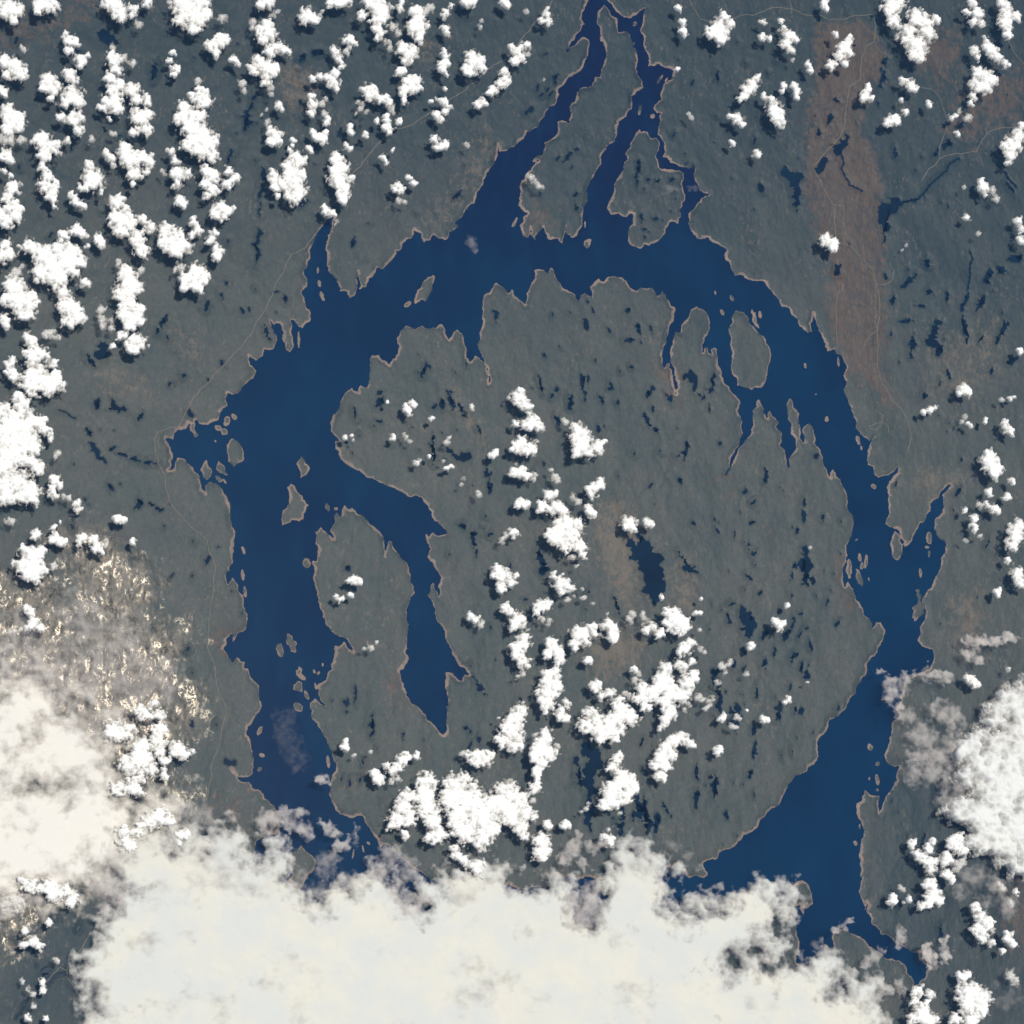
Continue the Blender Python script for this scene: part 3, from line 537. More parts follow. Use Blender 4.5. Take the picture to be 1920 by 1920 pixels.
# mainland and lake bed, one sheet reaching far past the frame
mq = region_faces(-1)
v2, q2, a2 = compact(verts, mq, A)
ext = 8900.0
ring = np.array([[X0, Y0], [xs[-1], Y0], [xs[-1], ys[-1]], [X0, ys[-1]]]); 
b0 = len(v2); outer = np.array([[-ext, -ext], [ext, -ext], [ext, ext], [-ext, ext]])
rv = np.concatenate([np.c_[ring, np.full(4, .9)], np.c_[outer, np.full(4, .9)]])
rq = np.array([[b0 + k, b0 + 4 + k, b0 + 4 + (k + 1) % 4, b0 + (k + 1) % 4] for k in range(4)])
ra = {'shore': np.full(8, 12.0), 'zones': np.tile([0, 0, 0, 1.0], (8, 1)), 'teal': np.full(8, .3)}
v2 = np.concatenate([v2, rv]); q2 = np.concatenate([q2, rq]); a2 = {k: np.concatenate([a2[k], ra[k]]) for k in a2}
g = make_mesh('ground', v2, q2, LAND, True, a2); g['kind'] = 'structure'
# water sheet
wv = np.array([[X0 - 5, Y0 - 5, 0], [X1 + 5, Y0 - 5, 0], [X1 + 5, Y1 + 5, 0], [X0 - 5, Y1 + 5, 0]])
w = make_mesh('lake_water', wv, np.array([[0, 1, 2, 3]]), WATER, False); w['kind'] = 'structure'

pm_ = bpy.data.meshes.new('pond_water'); pm_.from_pydata(pv_, [], pf_); pm_.materials.append(POND)
po = bpy.data.objects.new('pond_water', pm_); S.collection.objects.link(po); po['kind'] = 'structure'
ORD = ['first', 'second', 'third', 'fourth', 'fifth', 'sixth', 'seventh', 'eighth', 'ninth', 'tenth', 'eleventh', 'twelfth', 'thirteenth', 'fourteenth', 'fifteenth', 'sixteenth', 'seventeenth', 'eighteenth', 'nineteenth', 'twentieth']
def centred(v):
    c = np.array([(v[:, 0].min() + v[:, 0].max()) / 2, (v[:, 1].min() + v[:, 1].max()) / 2, 0.0]); return c
ISREG = [("near the northern river channels", 0, -50, 1300, 480), ("in the north-western lake bend", 450, 480, 900, 760), ("in the western bay", 300, 700, 460, 930), ("in the north-eastern lake bend", 1300, 480, 1460, 700),
 ("in the upper eastern arm", 1460, 600, 1660, 960), ("near the eastern spit", 1640, 900, 1800, 1300), ("off the central island's eastern shore", 1580, 1000, 1640, 1100), ("in the lower eastern arm", 1590, 1250, 1700, 1700),
 ("in the upper western arm", 400, 930, 700, 1180), ("in the lower western arm", 400, 1180, 720, 1650)]
bins = {}
for k, (nm, pts, o) in enumerate(isl):
    if o is not None:
        for t, (ph, a, b, c, d) in enumerate(ISREG):
            if a <= o[0] < c and b <= o[1] < d: bins.setdefault(t, []).append(k); break
        else: bins.setdefault(-1, []).append(k)
lab = {}
for t, ks in bins.items():
    ks.sort(key=lambda k: isl[k][2][1])
    for i, k in enumerate(ks):
        o = isl[k][2]; big = 'large' if o[2] > 24 else 'small' if o[2] > 11 else 'tiny'; sh = 'slender' if o[2] > 2.2 * o[3] else 'oval' if o[2] > 1.3 * o[3] else 'roundish'
        lab[k] = f"{big} {sh} islet {ISREG[t][0] if t >= 0 else 'in the lake'}, {ORD[i]} islet from the top" if len(ks) > 1 else f"{big} {sh} islet {ISREG[t][0] if t >= 0 else 'in the lake'}"
for k, (nm, pts, o) in enumerate(isl):
    fq = region_faces(k)
    if len(fq) == 0: continue
    v, q, a = compact(verts, fq, A); c = centred(v); v = v - c
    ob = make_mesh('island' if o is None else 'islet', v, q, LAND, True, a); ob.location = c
    ob['label'] = nm or lab[k]; ob['category'] = 'island' if o is None else 'islet'
    if o is not None: ob['group'] = 'tan-rimmed islets in the ring lake'

def height(wx, wy): return float(field_at(H, np.array([wx]), np.array([wy]))[0])
for nm, wd, pts in ROADS:
    p = rough(pts, closed=False, amp=.045, stop=5, seed=int(pts[0][0])); wp = to_world(p); vv = []; qq = []
    for i, (x, y) in enumerate(wp):
        a = wp[max(0, i - 1)]; b = wp[min(len(wp) - 1, i + 1)]; dx, dy = b[0] - a[0], b[1] - a[1]; l = math.hypot(dx, dy) or 1
        z = max(height(x, y), height(x - dy / l * 2, y + dx / l * 2), height(x + dy / l * 2, y - dx / l * 2), .3) + .35
        vv += [(x - dy / l * wd / 2 * .8, y + dx / l * wd / 2 * .8, z), (x + dy / l * wd / 2 * .8, y - dx / l * wd / 2 * .8, z)]
        if i: qq.append((2 * i - 2, 2 * i - 1, 2 * i + 1, 2 * i))
    o = make_mesh('road', np.array(vv), np.array(qq), ROAD); o['kind'] = 'structure'
# ------------------------------------------------------------------ clouds. One line per cloud: blobs "x y r"; a leading w marks a wispy one
CLOUDS = """15 15 18 33 20 12 25 38 8
75 8 14 95 8 14 70 20 7
215 8 18 225 25 12 208 0 12
250 15 9 247 28 5
277 5 8
w 260 45 7
345 10 20 375 10 18 340 35 13 370 35 17 360 52 11 385 25 11
132 75 12 122 64 6 130 95 8 143 83 7
150 110 10 163 103 6 150 122 6
10 115 13 30 128 17 40 141 9 12 140 8
5 170 8 12 178 6
w 42 90 6
w 213 88 7
90 150 12 98 165 11 82 165 8 95 185 6 108 158 7
130 140 11 140 152 8 135 165 6
138 180 16 122 192 9 148 190 10
140 222 14 115 220 8 148 243 8
215 115 13 210 100 7 220 130 10
w 235 108 8 248 118 6
205 145 10 220 160 14 215 178 13 200 190 11 220 200 12 195 203 9 205 222 4
248 168 14 256 185 9
275 180 7 278 192 7
262 220 16 278 215 9 250 245 8 275 243 10
15 210 14 28 225 18 15 240 13 38 240 8
w 5 260 10 40 262 8 22 262 8
10 290 12 20 300 7 8 320 6 20 328 5
78 262 14 95 275 14 82 290 11 105 270 9
80 312 9 90 330 10 85 350 12 98 360 9 105 345 7 102 385 5 97 372 7
170 308 8 175 335 18 185 325 7 165 350 8 150 350 6 190 360 4
140 372 9 152 385 8 133 362 5
25 350 11 15 368 11 28 378 7
35 390 7 15 390 10 10 410 14 30 405 11 0 400 12
w 172 262 7
127 262 6
w 213 250 5
200 285 5 208 295 8 213 310 5
235 280 13 245 300 17 265 295 12 280 300 11 252 325 11 275 320 7 248 345 4
320 282 7 328 300 8 335 325 12 333 345 9 352 325 8
w 306 320 6
w 372 150 8
375 165 6 378 182 16 385 190 11 358 178 6
345 200 11 355 215 15 340 222 11 375 215 11 360 240 19 380 250 17 365 265 17 390 270 17 350 275 9 400 265 11 395 290 11 378 285 13
325 98 6 318 113 5 330 128 8 327 140 5
w 418 33 8
405 85 12 415 70 11 392 85 8 405 100 7 425 75 7
440 110 8 447 118 6
w 475 40 7 472 52 5
478 130 9 468 124 5
w 455 155 7 458 170 6
388 320 11 400 330 13 385 345 9 400 355 9 390 367 8
430 320 8 438 335 9 425 345 8 445 330 6
412 390 13 405 400 10 425 395 9 420 408 7 438 388 5
338 378 10 345 385 6
220 380 12 228 372 7 235 390 7
222 410 16 240 405 11 225 430 13 245 420 11 258 445 13 265 465 12 272 480 6
270 410 9 282 425 9
310 430 12 325 450 20 345 460 13 308 455 10 330 470 12
363 415 8 370 430 8 360 442 7
395 450 9 402 435 7 408 467 9 412 480 6
120 440 8 132 434 6
145 430 9 155 438 7 165 460 5
185 445 7 190 457 8
60 462 13 80 472 15 110 465 13 133 472 15 100 498 24 130 490 19 152 490 11 75 513 13 105 520 17 137 508 10 158 530 9 88 490 14
10 455 9 0 480 12 20 475 9 38 465 5
25 535 17 35 560 21 50 570 16 45 588 13 60 555 9 10 560 9
8 600 9 12 610 7
w 30 510 8 40 500 6
120 550 11 125 570 15 140 580 13 130 600 13 150 595 9
w 222 492 6 265 505 6
235 508 12 240 525 17 235 545 17 255 535 12 225 550 11
240 570 13 250 590 17 235 590 13 262 580 9 245 608 12 228 628 8 262 600 8
255 642 15 245 650 10 252 655 8
212 648 5
w 190 580 8 190 598 8 195 610 7 208 600 7 210 615 6
370 510 15 350 522 11 365 530 11 385 525 9 345 538 8 375 540 9 385 515 8
405 482 8 410 474 6
w 340 498 8 330 505 5
50 632 8 60 640 9
w 90 625 8 105 632 7 100 618 6
65 665 17 80 665 11
20 680 9 15 700 6 25 702 11
70 710 23 90 720 17 60 725 13 60 700 13 105 705 11
115 722 9 110 700 6 100 680 7
35 745 9 45 755 7
10 770 14 20 790 20 45 760 13 60 795 16 75 790 11 40 800 20 85 805 9 30 820 22 10 820 20 50 830 18 60 840 13 20 850 22 50 860 15 10 880 17 70 875 11
40 905 19 60 920 13 10 930 15 45 925 15 8 905 12 65 940 7
95 822 5 93 812 5
105 900 9 112 908 7 100 925 9 98 912 6
145 945 8 147 955 5
w 120 930 5 130 933 5
w 105 855 6 110 848 5
18 975 7 w
222 971 8 232 975 5 214 968 4
68 1000 7 66 1008 5
45 1028 6 60 1040 13 75 1035 11 55 1060 21 42 1060 11 70 1065 15 62 1080 11
w 100 1062 6 103 1058 5
100 988 5 105 1005 8 112 1015 8 98 1012 6 122 1015 5 115 978 4
153 1008 8 148 1018 5
175 1013 8 183 1027 9 190 1035 5
w 200 1012 6 198 1020 5
249 1017 5 249 1011 4
50 1138 6 58 1148 8
65 1165 9 55 1175 7 77 1176 7
w 20 1185 6 38 1182 5
500 3 13 492 10 8
w 512 28 6 520 20 5
500 45 11 498 60 15 505 65 12 495 75 8
578 28 14 570 38 8 590 35 9
w 605 20 4 600 28 4
635 0 13 620 5 8 650 0 9
505 97 10 520 88 11 533 92 11 543 97 5
487 115 12 500 130 15 512 127 11 500 148 11
w 508 165 7 510 175 5
700 5 18 715 15 17 680 28 9 710 35 15 722 25 10 710 55 11 710 68 7
750 15 7 755 5 8
780 20 12 785 35 15 775 50 13 790 52 12 785 68 9 790 80 4
w 800 20 9 806 10 6
w 738 50 9 746 60 7 728 78 7 732 90 6
838 22 7 832 30 6 846 10 5
835 52 8 838 62 6
875 3 11 890 2 7
945 3 8 952 8 6
w 900 50 5 904 38 5
755 90 12 765 100 14 760 114 8 775 92 8
w 780 100 6 784 92 5
655 72 9 665 80 6 645 74 6
628 95 8 634 106 9 640 116 7
w 650 98 6 656 88 5
586 147 6 600 143 7 615 143 8 628 136 9 625 153 11 632 166 5 640 125 5
695 167 11 702 177 10 682 167 6 692 180 8
715 185 8 725 182 7 730 192 7
w 735 200 7 738 210 5
725 220 8 730 235 8 722 240 7 730 248 5
707 227 5
748 230 5 749 224 4
748 135 8 757 130 7
770 155 13 780 150 11 760 165 10 756 175 7 760 188 6 775 168 9 785 158 7
832 95 6 838 105 7 833 118 9 830 130 9 838 140 5
833 165 4
885 105 12 890 118 16 880 133 10 900 112 10 905 130 7 872 128 7
975 100 14 966 112 9 960 88 7
988 84 8
945 135 8 950 150 9 940 155 9
925 170 9 920 175 7
905 190 9 896 196 7
830 190 8 838 198 8 822 186 5
820 215 7 828 222 7 835 208 7
808 190 4
w 680 195 6 687 208 5 672 190 5
w 678 203 5 668 212 4
585 180 7 587 195 8 585 212 8
w 605 195 6 609 212 6 610 185 5
612 230 6 616 222 5
590 250 8 602 257 11 612 248 6
510 245 9 517 260 11 507 266 7 527 248 6
w 505 225 5 500 232 5
523 197 7 530 205 4
w 500 205 4 490 215 3
657 235 6 658 246 6
685 250 5 689 257 3
580 278 6 583 284 4
648 272 7 656 278 6
550 262 5 548 273 4
540 280 5 555 295 14 562 302 11
515 335 10 520 350 10 513 322 7
538 312 10 545 325 17 552 345 19 555 362 15 566 325 8 550 372 12 530 345 9 520 365 6
632 298 12 627 318 10 640 313 13 637 335 17 645 350 14 640 370 9 645 378 6
661 332 6
613 395 8 622 400 7 605 388 5
w 632 413 4 628 420 3
718 295 6 724 303 5
815 262 8 830 272 8 820 275 7 837 268 7
w 875 270 5 878 274 4
745 348 8 750 355 9 742 355 6
768 332 6 776 342 6
w 748 375 6 760 378 4
739 278 3 736 282 3
w 986 20 6
1025 25 8 1030 40 7 1015 38 6 1028 15 5
w 1020 148 4
1272 15 7
1280 42 9 1281 58 9 1283 68 4
1350 55 19 1360 30 11 1335 60 13 1352 75 11 1370 45 9
1432 40 6
1430 70 7
1270 130 5
1410 160 12 1400 170 11 1395 180 8 1420 145 8 1387 186 5
1435 183 6 1432 176 5
1455 205 16 1460 220 14 1463 234 7 1446 185 7
1385 222 11 1370 218 6 1392 232 6
1375 270 6 1372 266 5
1420 287 8 1424 294 4
w 1005 340 8 1012 350 7 996 330 6
w 1296 220 5 1292 214 4
1545 5 9 1550 15 6
1465 38 6 1470 50 5
1480 65 13 1475 80 11 1485 95 8 1492 72 8
w 1488 112 5
1515 120 8 1521 130 6
1443 70 7
1585 90 14 1577 105 13 1590 78 9 1595 100 8 1585 120 7 1568 65 6 1595 70 6
1558 122 9 1566 118 6
1670 15 17 1680 0 18 1676 38 13 1685 50 6
1720 30 17 1735 40 17 1706 55 14 1740 60 16 1700 75 10 1720 85 21 1712 102 12 1727 108 10 1757 35 8
w 1684 70 7 1692 62 6
1825 5 9 1812 20 8 1835 25 11 1825 40 9 1842 42 8
1880 5 12 1888 25 16 1885 45 14 1890 65 10 1905 28 10 1912 38 6
1855 88 14 1870 105 13 1885 120 8 1848 76 7
1830 95 10 1835 108 5
1837 135 14 1852 145 16 1832 160 14 1850 165 11 1864 150 8
1825 180 9 1820 192 6
1695 150 8 1710 160 11 1716 168 6
1692 188 6
1627 170 8 1620 182 9 1633 183 7 1628 160 5
1742 193 6 1744 198 4
1470 160 6 1468 170 5
1490 160 7 1496 170 8 1494 182 5
1675 225 11 1665 230 8 1683 222 10 1697 210 8
1785 220 6 1792 217 5
w 1800 208 6 1815 220 9
1797 253 6 1795 247 5
1900 270 16 1910 255 14 1895 290 12 1885 275 9 1889 305 6
1915 235 8
1845 350 12 1840 340 8 1848 366 6
w 1862 358 8 1868 372 8
w 1808 350 4
1813 408 7
w 1835 437 5
1552 450 13 1563 455 10 1541 445 6 1562 464 7
1910 415 9 1916 430 7
1915 450 9
w 1700 460 4 1692 468 3
1915 658 6 1910 655 4
1808 730 11 1799 737 7 1817 735 8
1733 772 6 1745 768 7 1755 763 5
1895 747 5 1903 744 4
w 1880 750 5
w 1810 780 6 1805 790 4
1820 798 5 1815 794 4
1848 790 4 1849 784 3
1886 798 10 1896 808 8
1860 870 18 1856 854 11 1872 880 11 1865 890 9
w 1840 862 7
1897 900 6 1901 906 4
1855 922 8
1890 932 8
1850 945 6 1865 952 9 1873 958 6
w 1838 945 7
1810 955 6
1828 972 8 1826 986 9
1838 1005 6 w
w 1812 1012 5
1905 1000 17 1898 1020 12 1910 985 12
1890 1050 6
1908 1075 13 1916 1095 10
1870 1110 7 1872 1118 4
w 1519 1026 4
1477 1135 5
1452 1162 6 1462 1172 9 1470 1166 5
1478 1310 7 1474 1316 4
1515 1279 3
1825 1278 9 1834 1284 6 1815 1268 6
w 1892 1254 6
972 745 13 985 755 11 975 733 7 992 762 7
1000 788 13 988 797 10 1012 800 9 968 793 6
980 828 12 998 840 11 968 838 10 985 846 8
928 848 7 922 855 5
978 885 11 965 885 9 990 890 8
w 1000 898 6 1003 890 5
1085 808 13 1090 825 18 1100 843 14 1080 848 8
1120 840 11 1129 830 5 1134 825 4
w 1062 792 6 1056 786 4
1042 895 8 w
w 1048 902 6 1035 880 5
1112 916 11 1125 905 9 1108 928 7
980 942 10 990 945 6 972 945 7
1030 928 10 1040 925 7
1015 950 10 1030 955 10 1045 948 10 1055 958 10
w 1075 930 7 1085 940 7
1105 953 8 1112 965 8
1060 985 18 1045 1000 17 1070 1000 19 1085 983 12 1060 1020 14 1090 1025 12 1095 1042 7 1032 1005 10
w 1073 1045 7 1082 1060 5
964 1000 8
w 940 1012 7 950 1004 6
1180 980 12 1187 990 8 1174 986 6
1216 980 9 1223 986 6
1242 1119 5
935 1070 11 945 1078 12 930 1080 7
958 1092 9 940 1100 9 968 1080 6
1040 1080 7 1050 1092 12 1062 1100 11 1053 1110 7
w 1065 1125 5 1078 1118 4
w 1095 1120 5 1113 1132 4 1094 1105 4
948 1140 9 957 1148 7
1015 1135 11 1027 1130 8 1008 1148 8
w 1030 1165 7 1018 1160 5
973 1163 13 965 1175 9
885 1155 8 892 1163 7
w 905 1165 6 902 1174 5
980 1203 13 985 1193 9 971 1225 13 983 1240 11 965 1213 8
w 980 1262 6 972 1268 5
1035 1208 12 1045 1223 12 1028 1226 10 1050 1238 9 1043 1246 6
1085 1190 14 1095 1185 10 1080 1205 11 1100 1202 8
1112 1175 8 1115 1187 7
1145 1175 11 1150 1187 11 1140 1165 7 1152 1198 7
w 1130 1175 7 1140 1150 4 1128 1190 6
1265 1150 12 1260 1165 16 1280 1165 13 1275 1180 11 1290 1172 8 1252 1145 8
1240 1186 8 1225 1175 8 1213 1178 8 1233 1192 6
w 1210 1160 7 1206 1150 5
w 1180 1160 8 1188 1150 6
1305 1150 5 1313 1148 4
1315 1123 3
w 1314 1181 4
1285 1215 11 1296 1205 9 1277 1222 7
w 1315 1215 6 1322 1222 4
1275 1245 9 1286 1250 7 1297 1240 6
1102 1240 8 1108 1234 5
1028 1265 10 1042 1262 9 1030 1280 12 1045 1283 11 1020 1297 12 1037 1300 12 1015 1315 9 1027 1320 11 1022 1336 6
1052 1330 9 1050 1342 8 1062 1345 7
1063 1318 8
1190 1255 6
w 1198 1264 7 1190 1275 6
1250 1255 12 1245 1275 15 1258 1292 15 1238 1285 14 1225 1300 15 1248 1312 15 1272 1305 13 1258 1335 12 1247 1350 10 1241 1362 7
1288 1280 14 1300 1265 10 1285 1302 11 1305 1272 7
1204 1290 11 1196 1310 9 1212 1325 10 1208 1305 10
w 1292 1320 6 1284 1330 5
1115 1285 9 1122 1280 6 1118 1296 5
1130 1303 8 1145 1298 8
w 1173 1300 6 1181 1305 6
1160 1318 11 1170 1335 16 1155 1350 16 1182 1345 13 1142 1358 14
1106 1335 9 1120 1345 11 1100 1360 13 1122 1368 15 1145 1372 15 1165 1367 11 1090 1366 7 1156 1380 7 1126 1388 7
1190 1345 8
970 1340 12 978 1330 10 960 1357 17 948 1362 10 965 1375 15
945 1388 11 975 1392 10 935 1385 8 962 1398 11
1025 1375 10 1020 1390 13 1015 1407 16 1032 1412 12 1000 1418 9 1018 1428 10
w 1045 1398 6 1004 1378 6
1010 1442 9 1008 1455 7
1005 1472 9 1000 1482 7
1275 1383 10 1290 1388 8 1262 1392 11 1300 1396 6
1250 1405 12 1240 1420 14 1260 1415 10 1230 1435 10 1248 1436 9
1236 1453 9 1245 1460 6
1158 1425 9 1162 1416 6
1146 1436 7 1140 1441 4
1353 1346 7 1360 1340 5
w 1355 1250 6 1365 1245 5 1360 1262 5 1370 1238 5
1410 1210 7 1406 1216 4
w 1400 1263 5
w 1346 1279 5
1401 1332 3
w 1310 1305 7 1318 1312 6
w 1330 1315 8 1337 1308 6 1325 1326 6
w 1383 1345 7 1380 1365 6 1372 1360 5
1346 1407 8 1353 1402 5
1432 1348 7 1438 1350 5
760 762 6 765 768 6 768 774 5
772 755 6 780 758 5
727 753 3
886 762 5
810 784 5
648 820 4
659 816 3
w 663 825 3
737 820 5
w 762 820 5 770 828 4 758 812 3
w 780 868 5 787 862 4
782 868 4
805 856 4
w 838 828 6 842 820 4
w 832 863 4
838 878 5 846 873 5
w 870 897 5 865 908 4
w 900 928 5 896 922 4
665 1088 8 675 1089 5 655 1088 5
630 1118 5 636 1124 5 643 1122 5
658 1116 5
695 1214 7 w
w 708 1205 4 685 1216 4
646 1397 7 647 1388 5 650 1404 5
w 696 1410 4
w 665 1417 4
755 1425 9 765 1420 7 745 1437 9
782 1417 6
725 1435 6 735 1445 8
703 1450 7 712 1462 9 706 1458 6
w 745 1460 6 735 1465 5
895 1420 12 910 1426 10 880 1415 8
922 1415 7 915 1410 6
w 868 1412 5
800 1462 14 797 1485 16 802 1512 17 785 1500 10 812 1540 14 825 1565 13 806 1572 9 815 1525 10
765 1492 11 758 1515 16 745 1538 13 770 1532 12 730 1548 7
848 1468 14 870 1460 11 858 1478 10
850 1500 20 882 1498 25 862 1530 22 905 1528 25 932 1508 22 952 1488 19 970 1500 18 960 1528 19 870 1560 18 902 1572 17 925 1552 15 842 1490 13
988 1525 14 976 1550 12 986 1568 8
762 1567 7 758 1562 5
895 1626 14
860 1605 9 855 1590 7 872 1612 8
w 1000 1500 6 985 1490 6
1002 1532 7
1026 1543 7 1030 1552 6
1015 1575 14 1020 1590 13 1010 1602 10 1020 1608 6
1060 1547 8 1068 1550 5
w 1100 1515 5 1090 1522 3 1104 1505 4
1167 1460 16 1150 1478 15 1182 1466 12 1190 1476 10 1145 1497 16 1170 1492 14 1132 1508 9 1158 1508 9
1155 1440 7
1140 1573 10 1144 1581 6
w 1142 1556 5
w 1165 1525 5
300 1340 9 290 1318 6
275 1338 11 258 1330 8
212 1370 16 238 1372 15
300 1367 13 298 1388 12
268 1400 15 262 1420 18 240 1435 14
300 1410 10 310 1425 8
330 1400 9 342 1410 11 325 1412 7
362 1411 5
283 1443 12 262 1455 10
248 1475 14 262 1480 9
220 1478 11
305 1450 7 312 1456 5
300 1530 13 318 1538 9 280 1540 12 265 1548 8
232 1560 11 240 1580 13 255 1562 9
340 1565 8
352 1560 7 350 1568 5
335 1577 6
90 1728 5 93 1734 4
48 1745 6
60 1765 9 75 1774 7 45 1770 6
w 105 1798 5 107 1803 4
w 55 1855 6 42 1838 4 62 1862 5
80 1842 6 82 1856 6
50 1908 6
86 1908 5
w 62 1885 5
1710 1583 7 1716 1578 5
1742 1590 9 1750 1578 6
1730 1605 11 1745 1618 12 1720 1600 8
1745 1632 9
1775 1610 11 1770 1620 7
1790 1580 14 1805 1590 12 1800 1570 10
w 1795 1625 10 1808 1615 8
1777 1640 10 1783 1648 7
1745 1658 12 1752 1678 14 1740 1690 10 1762 1688 10 1727 1700 7
1695 1668 6 w
1673 1690 8 1676 1682 7
1706 1686 6
w 1690 1662 5 1696 1692 4
1832 1702 8 1840 1718 12 1852 1733 12 1834 1740 12 1845 1755 11 1858 1725 7
1860 1768 6 1858 1774 4
1892 1758 10 1898 1770 8
1880 1782 5
1906 1672 6
w 1880 1665 8 1872 1656 6
w 1895 1690 8
1722 1858 10 1714 1876 9
1745 1865 8 1738 1878 6
1730 1903 15 1712 1910 10 1745 1912 13 1728 1888 8
1792 1912 10
1822 1912 13 1835 1905 8
1796 1860 5
1818 1865 20 1838 1872 19 1815 1885 16 1842 1893 13 1825 1855 12
1805 1835 9 1815 1828 7 1800 1828 6
w 1897 1828 10 1905 1838 9
95 1660 12 105 1675 12 80 1665 9
w 30 1690 14 12 1700 12
125 1670 10 138 1685 9 132 1694 7
60 1660 10 45 1655 9"""

# big sheets: (name, label, category, outline, holes, softness, colour kind, height)
SHEETS = [
("cloud_bank", "huge smooth white cloud bank covering the bottom edge of the picture", "cloud bank",
 "165 1990 178 1900 180 1840 176 1800 188 1785 196 1760 212 1745 225 1718 240 1690 248 1660 236 1640 235 1590 250 1560 300 1560 330 1590 350 1566 385 1556 420 1560 440 1566 452 1590 470 1612 484 1634 496 1618 512 1604 524 1584 534 1600 535 1640 540 1668 552 1700 580 1712 606 1716 616 1700 632 1680 648 1668 668 1668 690 1660 712 1640 726 1648 738 1672 744 1700 772 1718 796 1724 806 1700 800 1676 806 1660 826 1652 850 1644 866 1630 884 1636 910 1632 930 1622 950 1640 962 1672 990 1676 1020 1672 1044 1656 1060 1652 1066 1690 1072 1730 1100 1748 1124 1740 1132 1700 1140 1660 1148 1624 1146 1600 1160 1590 1185 1588 1212 1592 1236 1608 1250 1626 1258 1636 1246 1652 1238 1676 1236 1706 1250 1724 1268 1738 1296 1740 1306 1716 1328 1698 1352 1700 1370 1692 1398 1694 1420 1674 1440 1668 1462 1674 1478 1668 1484 1676 1474 1690 1470 1700 1446 1716 1436 1734 1420 1748 1404 1752 1396 1776 1374 1800 1368 1830 1384 1832 1400 1800 1430 1780 1450 1764 1446 1790 1424 1806 1420 1830 1440 1850 1466 1824 1490 1818 1510 1828 1518 1852 1540 1822 1556 1812 1550 1840 1534 1864 1556 1880 1584 1868 1600 1862 1624 1850 1640 1858 1630 1880 1616 1900 1640 1920 1650 1990",
 "1365 1795 36 26 .5;1320 1812 24 12 .3;215 1870 26 30 .3;330 1900 40 20 .25", 42, 'B', 26),
("cloud_bank", "bright lumpy white cloud bank against the right edge, lower half", "cloud bank",
 "1990 1270 1905 1290 1890 1284 1872 1300 1860 1330 1850 1352 1866 1370 1840 1372 1812 1378 1800 1392 1790 1410 1804 1432 1798 1456 1818 1474 1806 1500 1784 1508 1772 1520 1778 1536 1800 1540 1820 1560 1812 1584 1830 1592 1856 1600 1876 1620 1900 1634 1990 1640",
 "0 0 0 0 0", 18, 'C', 30),
("cloud_bank", "cream-coloured hazy cloud bank over the lower left edge", "cloud bank",
 "-60 1275 30 1268 70 1280 105 1300 120 1330 130 1350 160 1362 190 1372 205 1400 196 1440 208 1480 225 1500 270 1500 310 1506 326 1530 300 1550 262 1556 250 1590 240 1620 205 1628 170 1640 165 1662 148 1672 120 1660 90 1664 50 1660 20 1672 -60 1690",
 "0 0 0 0 0", 84, 'V2', 24),
]
